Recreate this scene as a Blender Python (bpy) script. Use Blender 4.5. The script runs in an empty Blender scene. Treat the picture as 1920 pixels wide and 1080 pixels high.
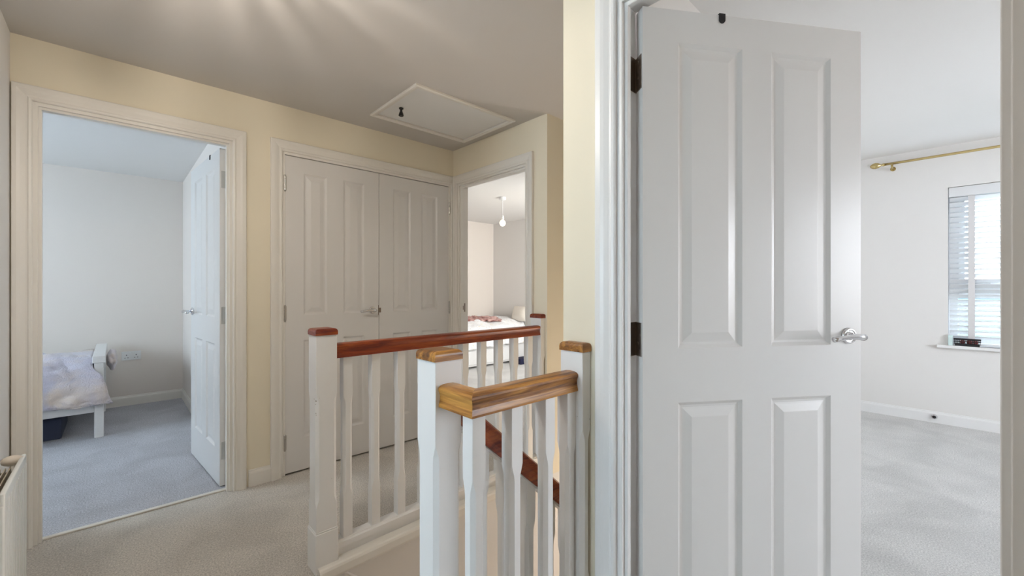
import bpy, bmesh, math, random
from mathutils import Vector, Matrix, noise
random.seed(7)
sc = bpy.context.scene
C = sc.collection
PI = math.pi

# ------------------------------------------------------------------ camera
FPX = 793.0
YAW = math.atan2(0.6845, 0.729)
cam_d = bpy.data.cameras.new('camera')
cam_d.sensor_width = 36.0
cam_d.lens = 36.0 * FPX / 1920.0
cam_d.clip_start = 0.02
cam_d.clip_end = 400
cam = bpy.data.objects.new('camera', cam_d)
cam.location = (0, 0, 1.17)
cam.rotation_euler = (PI / 2, 0, -YAW)
C.objects.link(cam)
sc.camera = cam

# ------------------------------------------------------------------ world
w = bpy.data.worlds.new('sky')
sc.world = w
w.use_nodes = True
bg = w.node_tree.nodes['Background']
bg.inputs['Color'].default_value = (0.68, 0.84, 1.0, 1)
bg.inputs['Strength'].default_value = 12.6

# ------------------------------------------------------------------ exposure
sc.view_settings.view_transform = 'Standard'
sc.view_settings.look = 'None'
sc.view_settings.gamma = 1.0
sc.view_settings.exposure = 0.0
sc.view_settings.use_curve_mapping = False

# ------------------------------------------------------------------ daylight and added fill at the windows
def window_light(name, loc, rot, sx, sy, power, col):
    l = bpy.data.lights.new(name, 'AREA')
    l.shape = 'RECTANGLE'
    l.size = sx; l.size_y = sy
    l.energy = power; l.color = col
    o = bpy.data.objects.new(name, l)
    o.location = loc; o.rotation_euler = rot
    o.visible_camera = True
    C.objects.link(o)
    return o
# rotation that makes an area light shine along -X (into a room from its +X wall) or +X
SHINE_MX = (PI / 2, 0, PI / 2)
SHINE_PX = (PI / 2, 0, -PI / 2)
SHINE_PY = (PI / 2, 0, 0)
window_light('added_fill_front_room', (3.2, -2.86, 1.40), SHINE_PY, 1.7, 1.2, 43, (1.0, 0.86, 0.78))  # added fill from the unseen rear side of the front room
window_light('daylight_left_bedroom', (-2.66, 4.25, 1.45), SHINE_PX, 1.3, 1.2, 19, (0.62, 0.83, 1.0))
window_light('added_fill_end_bedroom', (4.2, 1.80, 1.42), SHINE_PY, 1.1, 1.3, 72, (1.0, 1.0, 1.0))  # added fill aimed at the end bedroom back wall and bed
window_light('daylight_bathroom', (-2.36, 1.05, 1.30), SHINE_PX, 0.9, 1.2, 17, (0.48, 0.80, 1.0))

# ------------------------------------------------------------------ materials
def new_mat(name):
    m = bpy.data.materials.new(name)
    m.use_nodes = True
    return m, m.node_tree.nodes, m.node_tree.links, m.node_tree.nodes['Principled BSDF']

def paint(name, col, rough=0.5, var=0.015, bump=0.02, scale=40.0, spec=0.4):
    m, n, l, p = new_mat(name)
    p.inputs['Roughness'].default_value = rough
    p.inputs['Specular IOR Level'].default_value = spec
    tc = n.new('ShaderNodeTexCoord')
    nz = n.new('ShaderNodeTexNoise'); nz.inputs['Scale'].default_value = 1.7; nz.inputs['Detail'].default_value = 3
    l.new(tc.outputs['Object'], nz.inputs['Vector'])
    mx = n.new('ShaderNodeMix'); mx.data_type = 'RGBA'
    mx.inputs['A'].default_value = (*[c * (1 - var) for c in col], 1)
    mx.inputs['B'].default_value = (*[min(1, c * (1 + var)) for c in col], 1)
    l.new(nz.outputs['Fac'], mx.inputs['Factor'])
    l.new(mx.outputs['Result'], p.inputs['Base Color'])
    if bump:
        n2 = n.new('ShaderNodeTexNoise'); n2.inputs['Scale'].default_value = scale
        l.new(tc.outputs['Object'], n2.inputs['Vector'])
        b = n.new('ShaderNodeBump'); b.inputs['Strength'].default_value = bump; b.inputs['Distance'].default_value = 0.01
        l.new(n2.outputs['Fac'], b.inputs['Height']); l.new(b.outputs['Normal'], p.inputs['Normal'])
    return m

def carpet(name, dark, light):
    m, n, l, p = new_mat(name)
    p.inputs['Roughness'].default_value = 1.0
    p.inputs['Specular IOR Level'].default_value = 0.05
    tc = n.new('ShaderNodeTexCoord')
    a = n.new('ShaderNodeTexNoise'); a.inputs['Scale'].default_value = 150; a.inputs['Detail'].default_value = 6; a.inputs['Roughness'].default_value = 0.75
    b = n.new('ShaderNodeTexNoise'); b.inputs['Scale'].default_value = 3.2; b.inputs['Detail'].default_value = 4; b.inputs['Distortion'].default_value = 0.6
    for t in (a, b): l.new(tc.outputs['Object'], t.inputs['Vector'])
    r = n.new('ShaderNodeValToRGB')
    r.color_ramp.elements[0].position = 0.34; r.color_ramp.elements[0].color = (*dark, 1)
    r.color_ramp.elements[1].position = 0.66; r.color_ramp.elements[1].color = (*light, 1)
    l.new(a.outputs['Fac'], r.inputs['Fac'])
    r2 = n.new('ShaderNodeValToRGB')
    r2.color_ramp.elements[0].position = 0.35; r2.color_ramp.elements[0].color = (0.86, 0.86, 0.86, 1)
    r2.color_ramp.elements[1].position = 0.62; r2.color_ramp.elements[1].color = (1, 1, 1, 1)
    l.new(b.outputs['Fac'], r2.inputs['Fac'])
    mx = n.new('ShaderNodeMix'); mx.data_type = 'RGBA'; mx.blend_type = 'MULTIPLY'; mx.inputs['Factor'].default_value = 1
    l.new(r.outputs['Color'], mx.inputs['A']); l.new(r2.outputs['Color'], mx.inputs['B'])
    l.new(mx.outputs['Result'], p.inputs['Base Color'])
    bp = n.new('ShaderNodeBump'); bp.inputs['Strength'].default_value = 0.8; bp.inputs['Distance'].default_value = 0.008
    l.new(a.outputs['Fac'], bp.inputs['Height']); l.new(bp.outputs['Normal'], p.inputs['Normal'])
    return m

def wood(name, c1, c2, c3, axis='X', rough=0.36):
    m, n, l, p = new_mat(name)
    p.inputs['Roughness'].default_value = rough
    p.inputs['Coat Weight'].default_value = 0.08
    p.inputs['Coat Roughness'].default_value = 0.15
    tc = n.new('ShaderNodeTexCoord')
    mp = n.new('ShaderNodeMapping')
    s = {'X': (1.6, 26, 26), 'Y': (26, 1.6, 26)}[axis]
    mp.inputs['Scale'].default_value = s
    l.new(tc.outputs['Object'], mp.inputs['Vector'])
    a = n.new('ShaderNodeTexNoise'); a.inputs['Scale'].default_value = 1.4; a.inputs['Detail'].default_value = 9; a.inputs['Roughness'].default_value = 0.62; a.inputs['Distortion'].default_value = 1.3
    l.new(mp.outputs['Vector'], a.inputs['Vector'])
    g = n.new('ShaderNodeTexNoise'); g.inputs['Scale'].default_value = 9; g.inputs['Detail'].default_value = 3
    l.new(mp.outputs['Vector'], g.inputs['Vector'])
    r = n.new('ShaderNodeValToRGB')
    e = r.color_ramp.elements
    e[0].position = 0.36; e[0].color = (*c1, 1)
    e[1].position = 0.66; e[1].color = (*c3, 1)
    m2 = e.new(0.5); m2.color = (*c2, 1)
    l.new(a.outputs['Fac'], r.inputs['Fac'])
    r2 = n.new('ShaderNodeValToRGB')
    r2.color_ramp.elements[0].position = 0.3; r2.color_ramp.elements[0].color = (0.62, 0.55, 0.5, 1)
    r2.color_ramp.elements[1].position = 0.48; r2.color_ramp.elements[1].color = (1, 1, 1, 1)
    l.new(g.outputs['Fac'], r2.inputs['Fac'])
    mx = n.new('ShaderNodeMix'); mx.data_type = 'RGBA'; mx.blend_type = 'MULTIPLY'; mx.inputs['Factor'].default_value = 0.7
    l.new(r.outputs['Color'], mx.inputs['A']); l.new(r2.outputs['Color'], mx.inputs['B'])
    l.new(mx.outputs['Result'], p.inputs['Base Color'])
    return m

def plain(name, col, rough=0.5, metal=0.0, bump=0.0, scale=60):
    m, n, l, p = new_mat(name)
    p.inputs['Roughness'].default_value = rough
    p.inputs['Metallic'].default_value = metal
    tc = n.new('ShaderNodeTexCoord')
    nz = n.new('ShaderNodeTexNoise'); nz.inputs['Scale'].default_value = scale
    l.new(tc.outputs['Object'], nz.inputs['Vector'])
    mx = n.new('ShaderNodeMix'); mx.data_type = 'RGBA'
    mx.inputs['A'].default_value = (*[c * 0.94 for c in col], 1)
    mx.inputs['B'].default_value = (*col, 1)
    l.new(nz.outputs['Fac'], mx.inputs['Factor']); l.new(mx.outputs['Result'], p.inputs['Base Color'])
    if bump:
        b = n.new('ShaderNodeBump'); b.inputs['Strength'].default_value = bump; b.inputs['Distance'].default_value = 0.006
        l.new(nz.outputs['Fac'], b.inputs['Height']); l.new(b.outputs['Normal'], p.inputs['Normal'])
    return m

M = {}
M['cream'] = paint('cream_wall_paint', (0.84, 0.765, 0.61), 0.85, 0.03, 0.03, 90, 0.2)
M['white_wall'] = paint('white_wall_paint', (0.80, 0.775, 0.745), 0.85, 0.015, 0.03, 90, 0.2)
M['bed_wall'] = paint('left_bedroom_wall_paint', (0.80, 0.735, 0.675), 0.85, 0.015, 0.03, 90, 0.2)
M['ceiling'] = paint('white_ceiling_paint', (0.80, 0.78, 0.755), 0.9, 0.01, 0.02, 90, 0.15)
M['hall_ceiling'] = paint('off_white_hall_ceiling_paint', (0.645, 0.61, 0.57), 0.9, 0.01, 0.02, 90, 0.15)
M['gloss'] = paint('white_satin_paint', (0.83, 0.82, 0.805), 0.32, 0.008, 0.0)
def chipped():
    m, n, l, p = new_mat('chipped_white_paint')
    p.inputs['Roughness'].default_value = 0.38
    tc = n.new('ShaderNodeTexCoord')
    nz = n.new('ShaderNodeTexNoise'); nz.inputs['Scale'].default_value = 75; nz.inputs['Detail'].default_value = 4
    n3 = n.new('ShaderNodeTexNoise'); n3.inputs['Scale'].default_value = 6
    l.new(tc.outputs['Object'], nz.inputs['Vector']); l.new(tc.outputs['Object'], n3.inputs['Vector'])
    ad = n.new('ShaderNodeMath'); ad.operation = 'MULTIPLY'
    l.new(nz.outputs['Fac'], ad.inputs[0]); l.new(n3.outputs['Fac'], ad.inputs[1])
    r = n.new('ShaderNodeValToRGB')
    r.color_ramp.elements[0].position = 0.475; r.color_ramp.elements[0].color = (0.83, 0.82, 0.805, 1)
    r.color_ramp.elements[1].position = 0.495; r.color_ramp.elements[1].color = (0.42, 0.38, 0.33, 1)
    l.new(ad.outputs[0], r.inputs['Fac']); l.new(r.outputs['Color'], p.inputs['Base Color'])
    return m
M['newel_paint'] = chipped()
M['door_paint'] = paint('white_door_paint', (0.745, 0.722, 0.695), 0.30, 0.008, 0.015, 25)
M['beige_trim'] = paint('off_white_trim_paint', (0.81, 0.775, 0.715), 0.38, 0.01, 0.0)
M['hall_carpet'] = carpet('hall_carpet', (0.46, 0.42, 0.375), (1.0, 0.94, 0.86))
M['left_carpet'] = carpet('left_bedroom_carpet', (0.30, 0.295, 0.32), (0.86, 0.85, 0.89))
M['pale_carpet'] = carpet('front_room_carpet', (0.52, 0.505, 0.49), (0.96, 0.945, 0.92))
M['oak'] = wood('golden_oak', (0.11, 0.040, 0.009), (0.33, 0.135, 0.028), (0.60, 0.29, 0.060), 'X')
M['oak_y'] = wood('golden_oak_cross', (0.26, 0.10, 0.016), (0.48, 0.22, 0.042), (0.66, 0.34, 0.075), 'Y')
M['oak_red_cast'] = wood('oak_red_light_cast', (0.13, 0.012, 0.003), (0.24, 0.032, 0.005), (0.38, 0.085, 0.014), 'X')  # same oak, with the dark red cast of the lighting put into its colour
M['chrome'] = plain('polished_chrome', (0.74, 0.74, 0.76), 0.12, 1.0)
M['steel'] = plain('brushed_steel', (0.55, 0.53, 0.50), 0.32, 1.0)
M['dark_steel'] = plain('dark_hinge_steel', (0.30, 0.25, 0.21), 0.35, 0.9)
M['threshold'] = plain('pale_anodised_strip', (0.80, 0.76, 0.69), 0.4)
M['brass'] = plain('antique_brass', (0.62, 0.50, 0.24), 0.25, 1.0)
M['black'] = plain('black_plastic', (0.012, 0.011, 0.013), 0.45)
M['white_plastic'] = plain('white_plastic', (0.85, 0.85, 0.84), 0.35)
M['navy'] = plain('navy_fabric', (0.012, 0.014, 0.05), 0.9)
M['upvc'] = plain('white_window_frame', (0.88, 0.89, 0.90), 0.3)
def slat_mat():
    m, n, l, p = new_mat('white_blind_slat')
    p.inputs['Base Color'].default_value = (0.9, 0.9, 0.9, 1); p.inputs['Roughness'].default_value = 0.4
    tl = n.new('ShaderNodeBsdfTranslucent'); tl.inputs['Color'].default_value = (0.92, 0.92, 0.92, 1)
    nz = n.new('ShaderNodeTexNoise'); nz.inputs['Scale'].default_value = 30
    mr = n.new('ShaderNodeMapRange'); mr.inputs['To Min'].default_value = 0.16; mr.inputs['To Max'].default_value = 0.20
    l.new(nz.outputs['Fac'], mr.inputs['Value'])
    mx = n.new('ShaderNodeMixShader'); l.new(mr.outputs[0], mx.inputs[0])
    l.new(p.outputs[0], mx.inputs[1]); l.new(tl.outputs[0], mx.inputs[2]); l.new(mx.outputs[0], n['Material Output'].inputs['Surface'])
    return m
M['slat'] = slat_mat()
M['tape'] = plain('pale_grey_tape', (0.74, 0.72, 0.71), 0.95, 0, 0.2, 300)
M['rad'] = plain('radiator_enamel', (0.80, 0.81, 0.78), 0.3)
M['rad_fin'] = plain('radiator_convector', (0.42, 0.37, 0.28), 0.45)
M['knob'] = plain('cream_valve_plastic', (0.78, 0.70, 0.60), 0.35)
M['bed_paint'] = plain('white_bed_paint', (0.82, 0.81, 0.80), 0.35)
M['linen'] = plain('white_linen', (0.88, 0.88, 0.88), 0.9, 0, 0.15, 30)
M['pillow'] = plain('cream_pillow_cotton', (0.80, 0.74, 0.66), 0.9)
M['rug'] = plain('dark_storage_fabric', (0.05, 0.06, 0.10), 0.9)
M['mint'] = plain('pale_mint_card', (0.72, 0.88, 0.86), 0.6)
M['red_tin'] = plain('dark_red_trinket', (0.25, 0.03, 0.03), 0.4)
M['grass'] = plain('distant_green_fields', (0.034, 0.052, 0.030), 1.0, 0, 0, 0.05)
M['hill'] = plain('distant_blue_hills', (0.028, 0.045, 0.062), 1.0, 0, 0, 0.03)
M['dark_gap'] = plain('door_back_varnish', (0.80, 0.78, 0.76), 0.4)

def glass_mat():
    m, n, l, p = new_mat('window_glass')
    n.remove(p)
    tr = n.new('ShaderNodeBsdfTransparent'); gl = n.new('ShaderNodeBsdfGlossy'); gl.inputs['Roughness'].default_value = 0.02
    fr = n.new('ShaderNodeFresnel'); fr.inputs['IOR'].default_value = 1.25
    mx = n.new('ShaderNodeMixShader')
    l.new(fr.outputs[0], mx.inputs[0]); l.new(tr.outputs[0], mx.inputs[1]); l.new(gl.outputs[0], mx.inputs[2])
    l.new(mx.outputs[0], n['Material Output'].inputs['Surface'])
    return m
M['glass'] = glass_mat()
def prism_mat():
    m, n, l, p = new_mat('frosted_glass_prism')
    n.remove(p)
    tr = n.new('ShaderNodeBsdfTransparent'); tr.inputs['Color'].default_value = (0.95, 0.95, 0.95, 1)
    tl = n.new('ShaderNodeBsdfTranslucent'); tl.inputs['Color'].default_value = (0.95, 0.93, 0.9, 1)
    mx = n.new('ShaderNodeMixShader'); mx.inputs[0].default_value = 0.8
    l.new(tr.outputs[0], mx.inputs[1]); l.new(tl.outputs[0], mx.inputs[2])
    l.new(mx.outputs[0], n['Material Output'].inputs['Surface'])
    return m
M['prism'] = prism_mat()
def glow(name, col, s):
    m, n, l, p = new_mat(name)
    p.inputs['Base Color'].default_value = (1, 1, 1, 1)
    p.inputs['Emission Color'].default_value = (*col, 1)
    p.inputs['Emission Strength'].default_value = s
    return m
M['bulb'] = glow('lit_bulb', (1.0, 0.80, 0.50), 3.5)

def fur_mat():
    m, n, l, p = new_mat('fluffy_lilac_fleece')
    p.inputs['Roughness'].default_value = 1.0
    p.inputs['Sheen Weight'].default_value = 0.5
    tc = n.new('ShaderNodeTexCoord')
    a = n.new('ShaderNodeTexNoise'); a.inputs['Scale'].default_value = 4.5; a.inputs['Detail'].default_value = 3; a.inputs['Distortion'].default_value = 0.5
    b = n.new('ShaderNodeTexNoise'); b.inputs['Scale'].default_value = 110; b.inputs['Detail'].default_value = 5
    for t in (a, b): l.new(tc.outputs['Object'], t.inputs['Vector'])
    r = n.new('ShaderNodeValToRGB')
    r.color_ramp.elements[0].position = 0.38; r.color_ramp.elements[0].color = (0.60, 0.57, 0.66, 1)
    r.color_ramp.elements[1].position = 0.66; r.color_ramp.elements[1].color = (0.74, 0.62, 0.54, 1)
    l.new(a.outputs['Fac'], r.inputs['Fac']); l.new(r.outputs['Color'], p.inputs['Base Color'])
    bp = n.new('ShaderNodeBump'); bp.inputs['Strength'].default_value = 0.7; bp.inputs['Distance'].default_value = 0.012
    l.new(b.outputs['Fac'], bp.inputs['Height']); l.new(bp.outputs['Normal'], p.inputs['Normal'])
    return m
M['fleece'] = fur_mat()
def duvet_mat():
    m, n, l, p = new_mat('white_floral_duvet')
    p.inputs['Roughness'].default_value = 0.9
    tc = n.new('ShaderNodeTexCoord')
    a = n.new('ShaderNodeTexNoise'); a.inputs['Scale'].default_value = 5.0; a.inputs['Detail'].default_value = 5; a.inputs['Distortion'].default_value = 2.5
    l.new(tc.outputs['Object'], a.inputs['Vector'])
    r = n.new('ShaderNodeValToRGB')
    e = r.color_ramp.elements
    e[0].position = 0.0; e[0].color = (0.88, 0.88, 0.90, 1)
    e[1].position = 1.0; e[1].color = (0.88, 0.88, 0.90, 1)
    for pos, c in ((0.49, (0.88, 0.88, 0.90)), (0.505, (0.62, 0.60, 0.58)), (0.52, (0.88, 0.88, 0.90)), (0.66, (0.88, 0.87, 0.86)), (0.68, (0.80, 0.66, 0.40)), (0.72, (0.88, 0.88, 0.90))):
        q = e.new(pos); q.color = (*c, 1)
    l.new(a.outputs['Fac'], r.inputs['Fac']); l.new(r.outputs['Color'], p.inputs['Base Color'])
    return m
M['duvet'] = duvet_mat()
def throw_mat():
    m, n, l, p = new_mat('dusky_pink_striped_throw')
    p.inputs['Roughness'].default_value = 0.95
    tc = n.new('ShaderNodeTexCoord')
    a = n.new('ShaderNodeTexNoise'); a.inputs['Scale'].default_value = 5.0; a.inputs['Distortion'].default_value = 2.2; a.inputs['Detail'].default_value = 2
    l.new(tc.outputs['Object'], a.inputs['Vector'])
    r = n.new('ShaderNodeValToRGB')
    r.color_ramp.elements[0].position = 0.35; r.color_ramp.elements[0].color = (0.24, 0.09, 0.08, 1)
    r.color_ramp.elements[1].position = 0.6; r.color_ramp.elements[1].color = (0.66, 0.44, 0.40, 1)
    l.new(a.outputs['Fac'], r.inputs['Fac']); l.new(r.outputs['Color'], p.inputs['Base Color'])
    return m
M['throw'] = throw_mat()

# ------------------------------------------------------------------ helpers
def link(name, bm, mats, parent=None, smooth=False):
    me = bpy.data.meshes.new(name)
    bmesh.ops.recalc_face_normals(bm, faces=bm.faces[:])
    if smooth:
        for f in bm.faces: f.smooth = True
    bm.to_mesh(me); bm.free()
    if not isinstance(mats, (list, tuple)): mats = [mats]
    for m in mats: me.materials.append(m)
    o = bpy.data.objects.new(name, me)
    C.objects.link(o)
    if parent is not None: o.parent = parent
    return o
def tag(o, label=None, cat=None, group=None, kind=None):
    if label: o['label'] = label
    if cat: o['category'] = cat
    if group: o['group'] = group
    if kind: o['kind'] = kind
    return o
def empty(name, loc=(0, 0, 0), rz=0.0):
    o = bpy.data.objects.new(name, None)
    o.location = loc; o.rotation_euler = (0, 0, rz)
    o.empty_display_size = 0.05
    C.objects.link(o)
    return o
def box(bm, x0, x1, y0, y1, z0, z1, bev=0.0, seg=2, mi=0):
    vs = [bm.verts.new((x, y, z)) for x in (x0, x1) for y in (y0, y1) for z in (z0, z1)]
    idx = [(0, 1, 3, 2), (4, 6, 7, 5), (0, 4, 5, 1), (2, 3, 7, 6), (0, 2, 6, 4), (1, 5, 7, 3)]
    fs = [bm.faces.new([vs[i] for i in q]) for q in idx]
    for f in fs: f.material_index = mi
    if bev:
        es = list({e for f in fs for e in f.edges})
        bmesh.ops.bevel(bm, geom=es, offset=bev, segments=seg, affect='EDGES', profile=0.5)
    return vs
def mbox(name, x0, x1, y0, y1, z0, z1, mat, bev=0.0, parent=None, seg=2):
    bm = bmesh.new(); box(bm, x0, x1, y0, y1, z0, z1, bev, seg)
    return link(name, bm, mat, parent)
def rings(bm, rs, cap=True, mi=0):
    vv = [[bm.verts.new(p) for p in r] for r in rs]
    n = len(rs[0])
    for a, b in zip(vv[:-1], vv[1:]):
        for i in range(n):
            f = bm.faces.new((a[i], a[(i + 1) % n], b[(i + 1) % n], b[i])); f.material_index = mi
    if cap:
        bm.faces.new(vv[0][::-1]).material_index = mi; bm.faces.new(vv[-1]).material_index = mi
    return vv
def lathe(bm, prof, c, n=24, axis='Z', mi=0):
    rs = []
    for r, h in prof:
        ring = []
        for k in range(n):
            a = 2 * PI * k / n
            p = {'Z': (r * math.cos(a), r * math.sin(a), h), 'X': (h, r * math.cos(a), r * math.sin(a)), 'Y': (r * math.cos(a), h, r * math.sin(a))}[axis]
            ring.append((c[0] + p[0], c[1] + p[1], c[2] + p[2]))
        rs.append(ring)
    rings(bm, rs, True, mi)
def tube(bm, pts, rads, n=12, flat=1.0, mi=0):
    pts = [Vector(p) for p in pts]
    rs = []
    for i, p in enumerate(pts):
        d = (pts[min(i + 1, len(pts) - 1)] - pts[max(i - 1, 0)]).normalized()
        up = Vector((0, 0, 1))
        if abs(d.z) > 0.95: up = Vector((1, 0, 0))
        s = d.cross(up).normalized(); t = s.cross(d).normalized()
        r = rads[i] if isinstance(rads, (list, tuple)) else rads
        rs.append([tuple(p + s * (r * math.cos(2 * PI * k / n)) + t * (r * flat * math.sin(2 * PI * k / n))) for k in range(n)])
    rings(bm, rs, True, mi)

def wall(name, axis, p0, p1, s0, s1, z0, z1, holes, mneg, mpos, label):
    """Wall slab. axis 'Y': thickness p0..p1 in Y, runs along X (s). axis 'X': thickness in X, runs along Y."""
    bm = bmesh.new()
    ss = sorted({s0, s1, *[h[0] for h in holes], *[h[1] for h in holes]})
    zs = sorted({z0, z1, *[h[2] for h in holes], *[h[3] for h in holes]})
    def solid(i, j):
        if i < 0 or j < 0 or i >= len(ss) - 1 or j >= len(zs) - 1: return False
        sm = (ss[i] + ss[i + 1]) / 2; zm = (zs[j] + zs[j + 1]) / 2
        return not any(h[0] < sm < h[1] and h[2] < zm < h[3] for h in holes)
    cache = {}
    def V(s, p, z):
        k = (s, p, z)
        if k not in cache: cache[k] = bm.verts.new((s, p, z) if axis == 'Y' else (p, s, z))
        return cache[k]
    for i in range(len(ss) - 1):
        for j in range(len(zs) - 1):
            if not solid(i, j): continue
            a, b, c, d = ss[i], ss[i + 1], zs[j], zs[j + 1]
            bm.faces.new([V(a, p0, c), V(b, p0, c), V(b, p0, d), V(a, p0, d)]).material_index = 0
            bm.faces.new([V(a, p1, c), V(b, p1, c), V(b, p1, d), V(a, p1, d)]).material_index = 1
            if not solid(i - 1, j): bm.faces.new([V(a, p0, c), V(a, p1, c), V(a, p1, d), V(a, p0, d)])
            if not solid(i + 1, j): bm.faces.new([V(b, p0, c), V(b, p1, c), V(b, p1, d), V(b, p0, d)])
            if not solid(i, j - 1): bm.faces.new([V(a, p0, c), V(a, p1, c), V(b, p1, c), V(b, p0, c)])
            if not solid(i, j + 1): bm.faces.new([V(a, p0, d), V(a, p1, d), V(b, p1, d), V(b, p0, d)])
    o = link(name, bm, [mneg, mpos])
    return tag(o, label, 'wall', kind='structure')

# ------------------------------------------------------------------ key planes
VL = 2.88       # hall face of the left wall
VL2 = 2.97
UE = 2.038      # hall face of the end wall
UE2 = 2.128
UR = 1.07       # hall face of the right wall
UR2 = 1.145
H = 2.30
YB = 5.70       # back wall of the left bedroom
UW = 5.20       # window wall of the front room
HR = 2.39
DT = 2.01       # door opening height

cr, wh, bw, cl = M['cream'], M['white_wall'], M['bed_wall'], M['ceiling']
wall('wall_left', 'Y', VL, VL2, -0.338, UE, -0.05, 2.45, [(-0.272, 0.495, -0.05, DT), (0.758, 2.008, -0.05, 2.012)], cr, bw, 'cream hall wall with the left bedroom doorway and the double cupboard doors')
wall('wall_end', 'X', UE, UE2, 1.939, 5.75, -0.05, 2.45, [(2.030, 2.810, -0.05, DT)], cr, wh, 'short cream end wall with the doorway to the end bedroom')
wall('wall_stair_far', 'Y', 1.839, 1.939, UE, 5.3, -0.05, 2.45, [(3.62, 4.78, 0.75, 2.10)], cr, wh, 'beige wall running away beside the stairs past the end newel post')
wall('wall_right', 'X', UR, UR2, -1.6, 0.894, -0.25, 2.5, [(-0.066, 0.685, -0.05, DT)], cr, wh, 'narrow off-white wall between the stair guard and the open right door')
wall('wall_stair_near', 'Y', 0.794, 0.894, UR2, 5.3, -2.7, 2.5, [], wh, cr, 'wall between the stairs and the front room, behind the open right door')
wall('wall_hall_near', 'X', -0.438, -0.338, -1.6, VL2, -0.05, 2.45, [(0.60, 1.40, -0.05, DT)], M['white_wall'], M['white_wall'], 'pale hall wall behind the radiator at the left edge')
wall('wall_hall_rear', 'Y', -1.7, -1.6, -0.438, UR2, -0.05, 2.45, [], cr, cr, 'cream hall wall behind the camera')
# left bedroom
wall('wall_bedroom_back', 'Y', YB, YB + 0.1, -2.7, 5.0, -0.05, 2.45, [], bw, bw, 'pale back wall of the left bedroom with the double socket')
wall('wall_bedroom_right', 'X', 0.53, 0.60, VL2, YB, -0.05, 2.45, [], bw, bw, 'side wall behind the open left bedroom door')
wall('wall_bedroom_window', 'X', -2.6, -2.5, VL, YB, -0.05, 2.45, [(3.6, 4.9, 0.85, 2.05)], bw, bw, 'window wall of the left bedroom, out of view')
wall('wall_bedroom_near', 'Y', VL, VL2, -2.6, -0.338, -0.05, 2.45, [], wh, bw, 'wall left of the left bedroom doorway')
# end bedroom
wall('wall_end_bedroom_right', 'X', 4.90, 5.0, 1.939, YB, -0.05, 2.45, [], wh, wh, 'far white wall of the end bedroom behind the pillow')
wall('wall_cupboard_back', 'Y', 3.50, 3.56, 0.60, UE, -0.05, 2.45, [], bw, bw, 'back of the hall cupboard')
# front room
wall('wall_front_window', 'X', UW, UW + 0.28, -2.8, 0.894, -0.05, 2.5, [(-1.14, 0.085, 0.68, 2.03)], wh, wh, 'white window wall of the front room seen past the open door')
wall('wall_front_rear', 'Y', -2.9, -2.8, UR2, UW + 0.28, -0.05, 2.5, [(2.3, 4.1, 0.75, 2.05)], wh, wh, 'rear wall of the front room, out of view')
wall('wall_front_side', 'X', UR, UR2, -2.8, -1.6, -0.05, 2.5, [], wh, wh, 'hall side wall of the front room, out of view')
# bathroom behind the camera
wall('wall_bath_window', 'X', -2.3, -2.2, -0.6, 2.1, -0.05, 2.45, [(0.6, 1.5, 0.7, 1.9)], wh, wh, 'window wall of the room behind the camera')
wall('wall_bath_side', 'Y', 2.0, 2.1, -2.2, -0.438, -0.05, 2.45, [], wh, wh, 'side wall of the room behind the camera, beyond the radiator')
wall('wall_bath_rear', 'Y', -0.6, -0.5, -2.2, -0.438, -0.05, 2.45, [], wh, wh, 'rear wall of the room behind the camera')
# stairwell below the floor
wall('wall_stairwell_far', 'Y', 1.852, 1.95, 0.52, 5.3, -2.7, -0.0301, [], M['white_wall'], wh, 'stairwell wall below the landing edge of the far balustrade')
wall('wall_stairwell_near', 'Y', 0.70, 0.794, 0.52, UR2, -2.7, -0.0301, [], wh, wh, 'stairwell wall below the near stair guard')
wall('wall_stairwell_top', 'X', 0.52, 0.60, 0.794, 1.852, -2.7, -0.0301, [], wh, wh, 'stairwell wall below the top step')
wall('wall_stairwell_end', 'X', 3.42, 3.5, 0.894, 1.939, -2.7, 2.45, [], wh, wh, 'far end wall of the stairwell')

def slab(name, rects, z0, z1, mat, label, cat):
    bm = bmesh.new()
    for r in rects: box(bm, r[0], r[1], r[2], r[3], z0, z1)
    return tag(link(name, bm, mat), label, cat, kind='structure')
# hall floor with the stairwell cut out
slab('floor', [(-0.338, 0.60, -1.6, 2.925), (0.60, 1.107, -1.6, 0.80), (0.60, UE + 0.045, 1.853, 2.925)], -0.03, 0.0, M['hall_carpet'], 'speckled beige grey carpet of the hall landing', 'floor')
slab('floor', [(-2.6, 0.60, 2.925, YB + 0.1)], -0.2, 0.0, M['left_carpet'], 'grey carpet of the left bedroom beyond the threshold strip', 'floor')
slab('floor', [(UE + 0.045, 5.0, 1.939, YB + 0.1), (0.60, UE + 0.045, 2.925, 3.6)], -0.2, 0.0, M['pale_carpet'], 'pale grey carpet of the end bedroom around the white bed', 'floor')
slab('floor', [(1.107, UW + 0.1, -2.9, 0.794)], -0.2, 0.0, M['pale_carpet'], 'light grey carpet of the front room below the blind', 'floor')
slab('floor', [(-2.3, -0.338, -0.6, 2.1)], -0.2, 0.0, M['white_wall'], 'floor of the room behind the camera', 'floor')
slab('floor', [(0.5, 3.5, 0.7, 1.95)], -2.75, -2.6, M['hall_carpet'], 'lower hall floor at the foot of the stairs', 'floor')
HX0, HX1, HY0, HY1 = 1.208, 1.967, 2.057, 2.633
slab('ceiling', [(-0.438, UR + 0.04, -1.7, VL2), (UR + 0.04, HX0 + 0.02, 0.85, VL2), (HX0 + 0.02, HX1 - 0.02, 0.85, HY0 + 0.02), (HX0 + 0.02, HX1 - 0.02, HY1 - 0.02, VL2), (HX1 - 0.02, UE, 0.85, VL2)], H, H + 0.12, M['hall_ceiling'], 'off-white hall ceiling with the loft hatch', 'ceiling')
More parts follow.
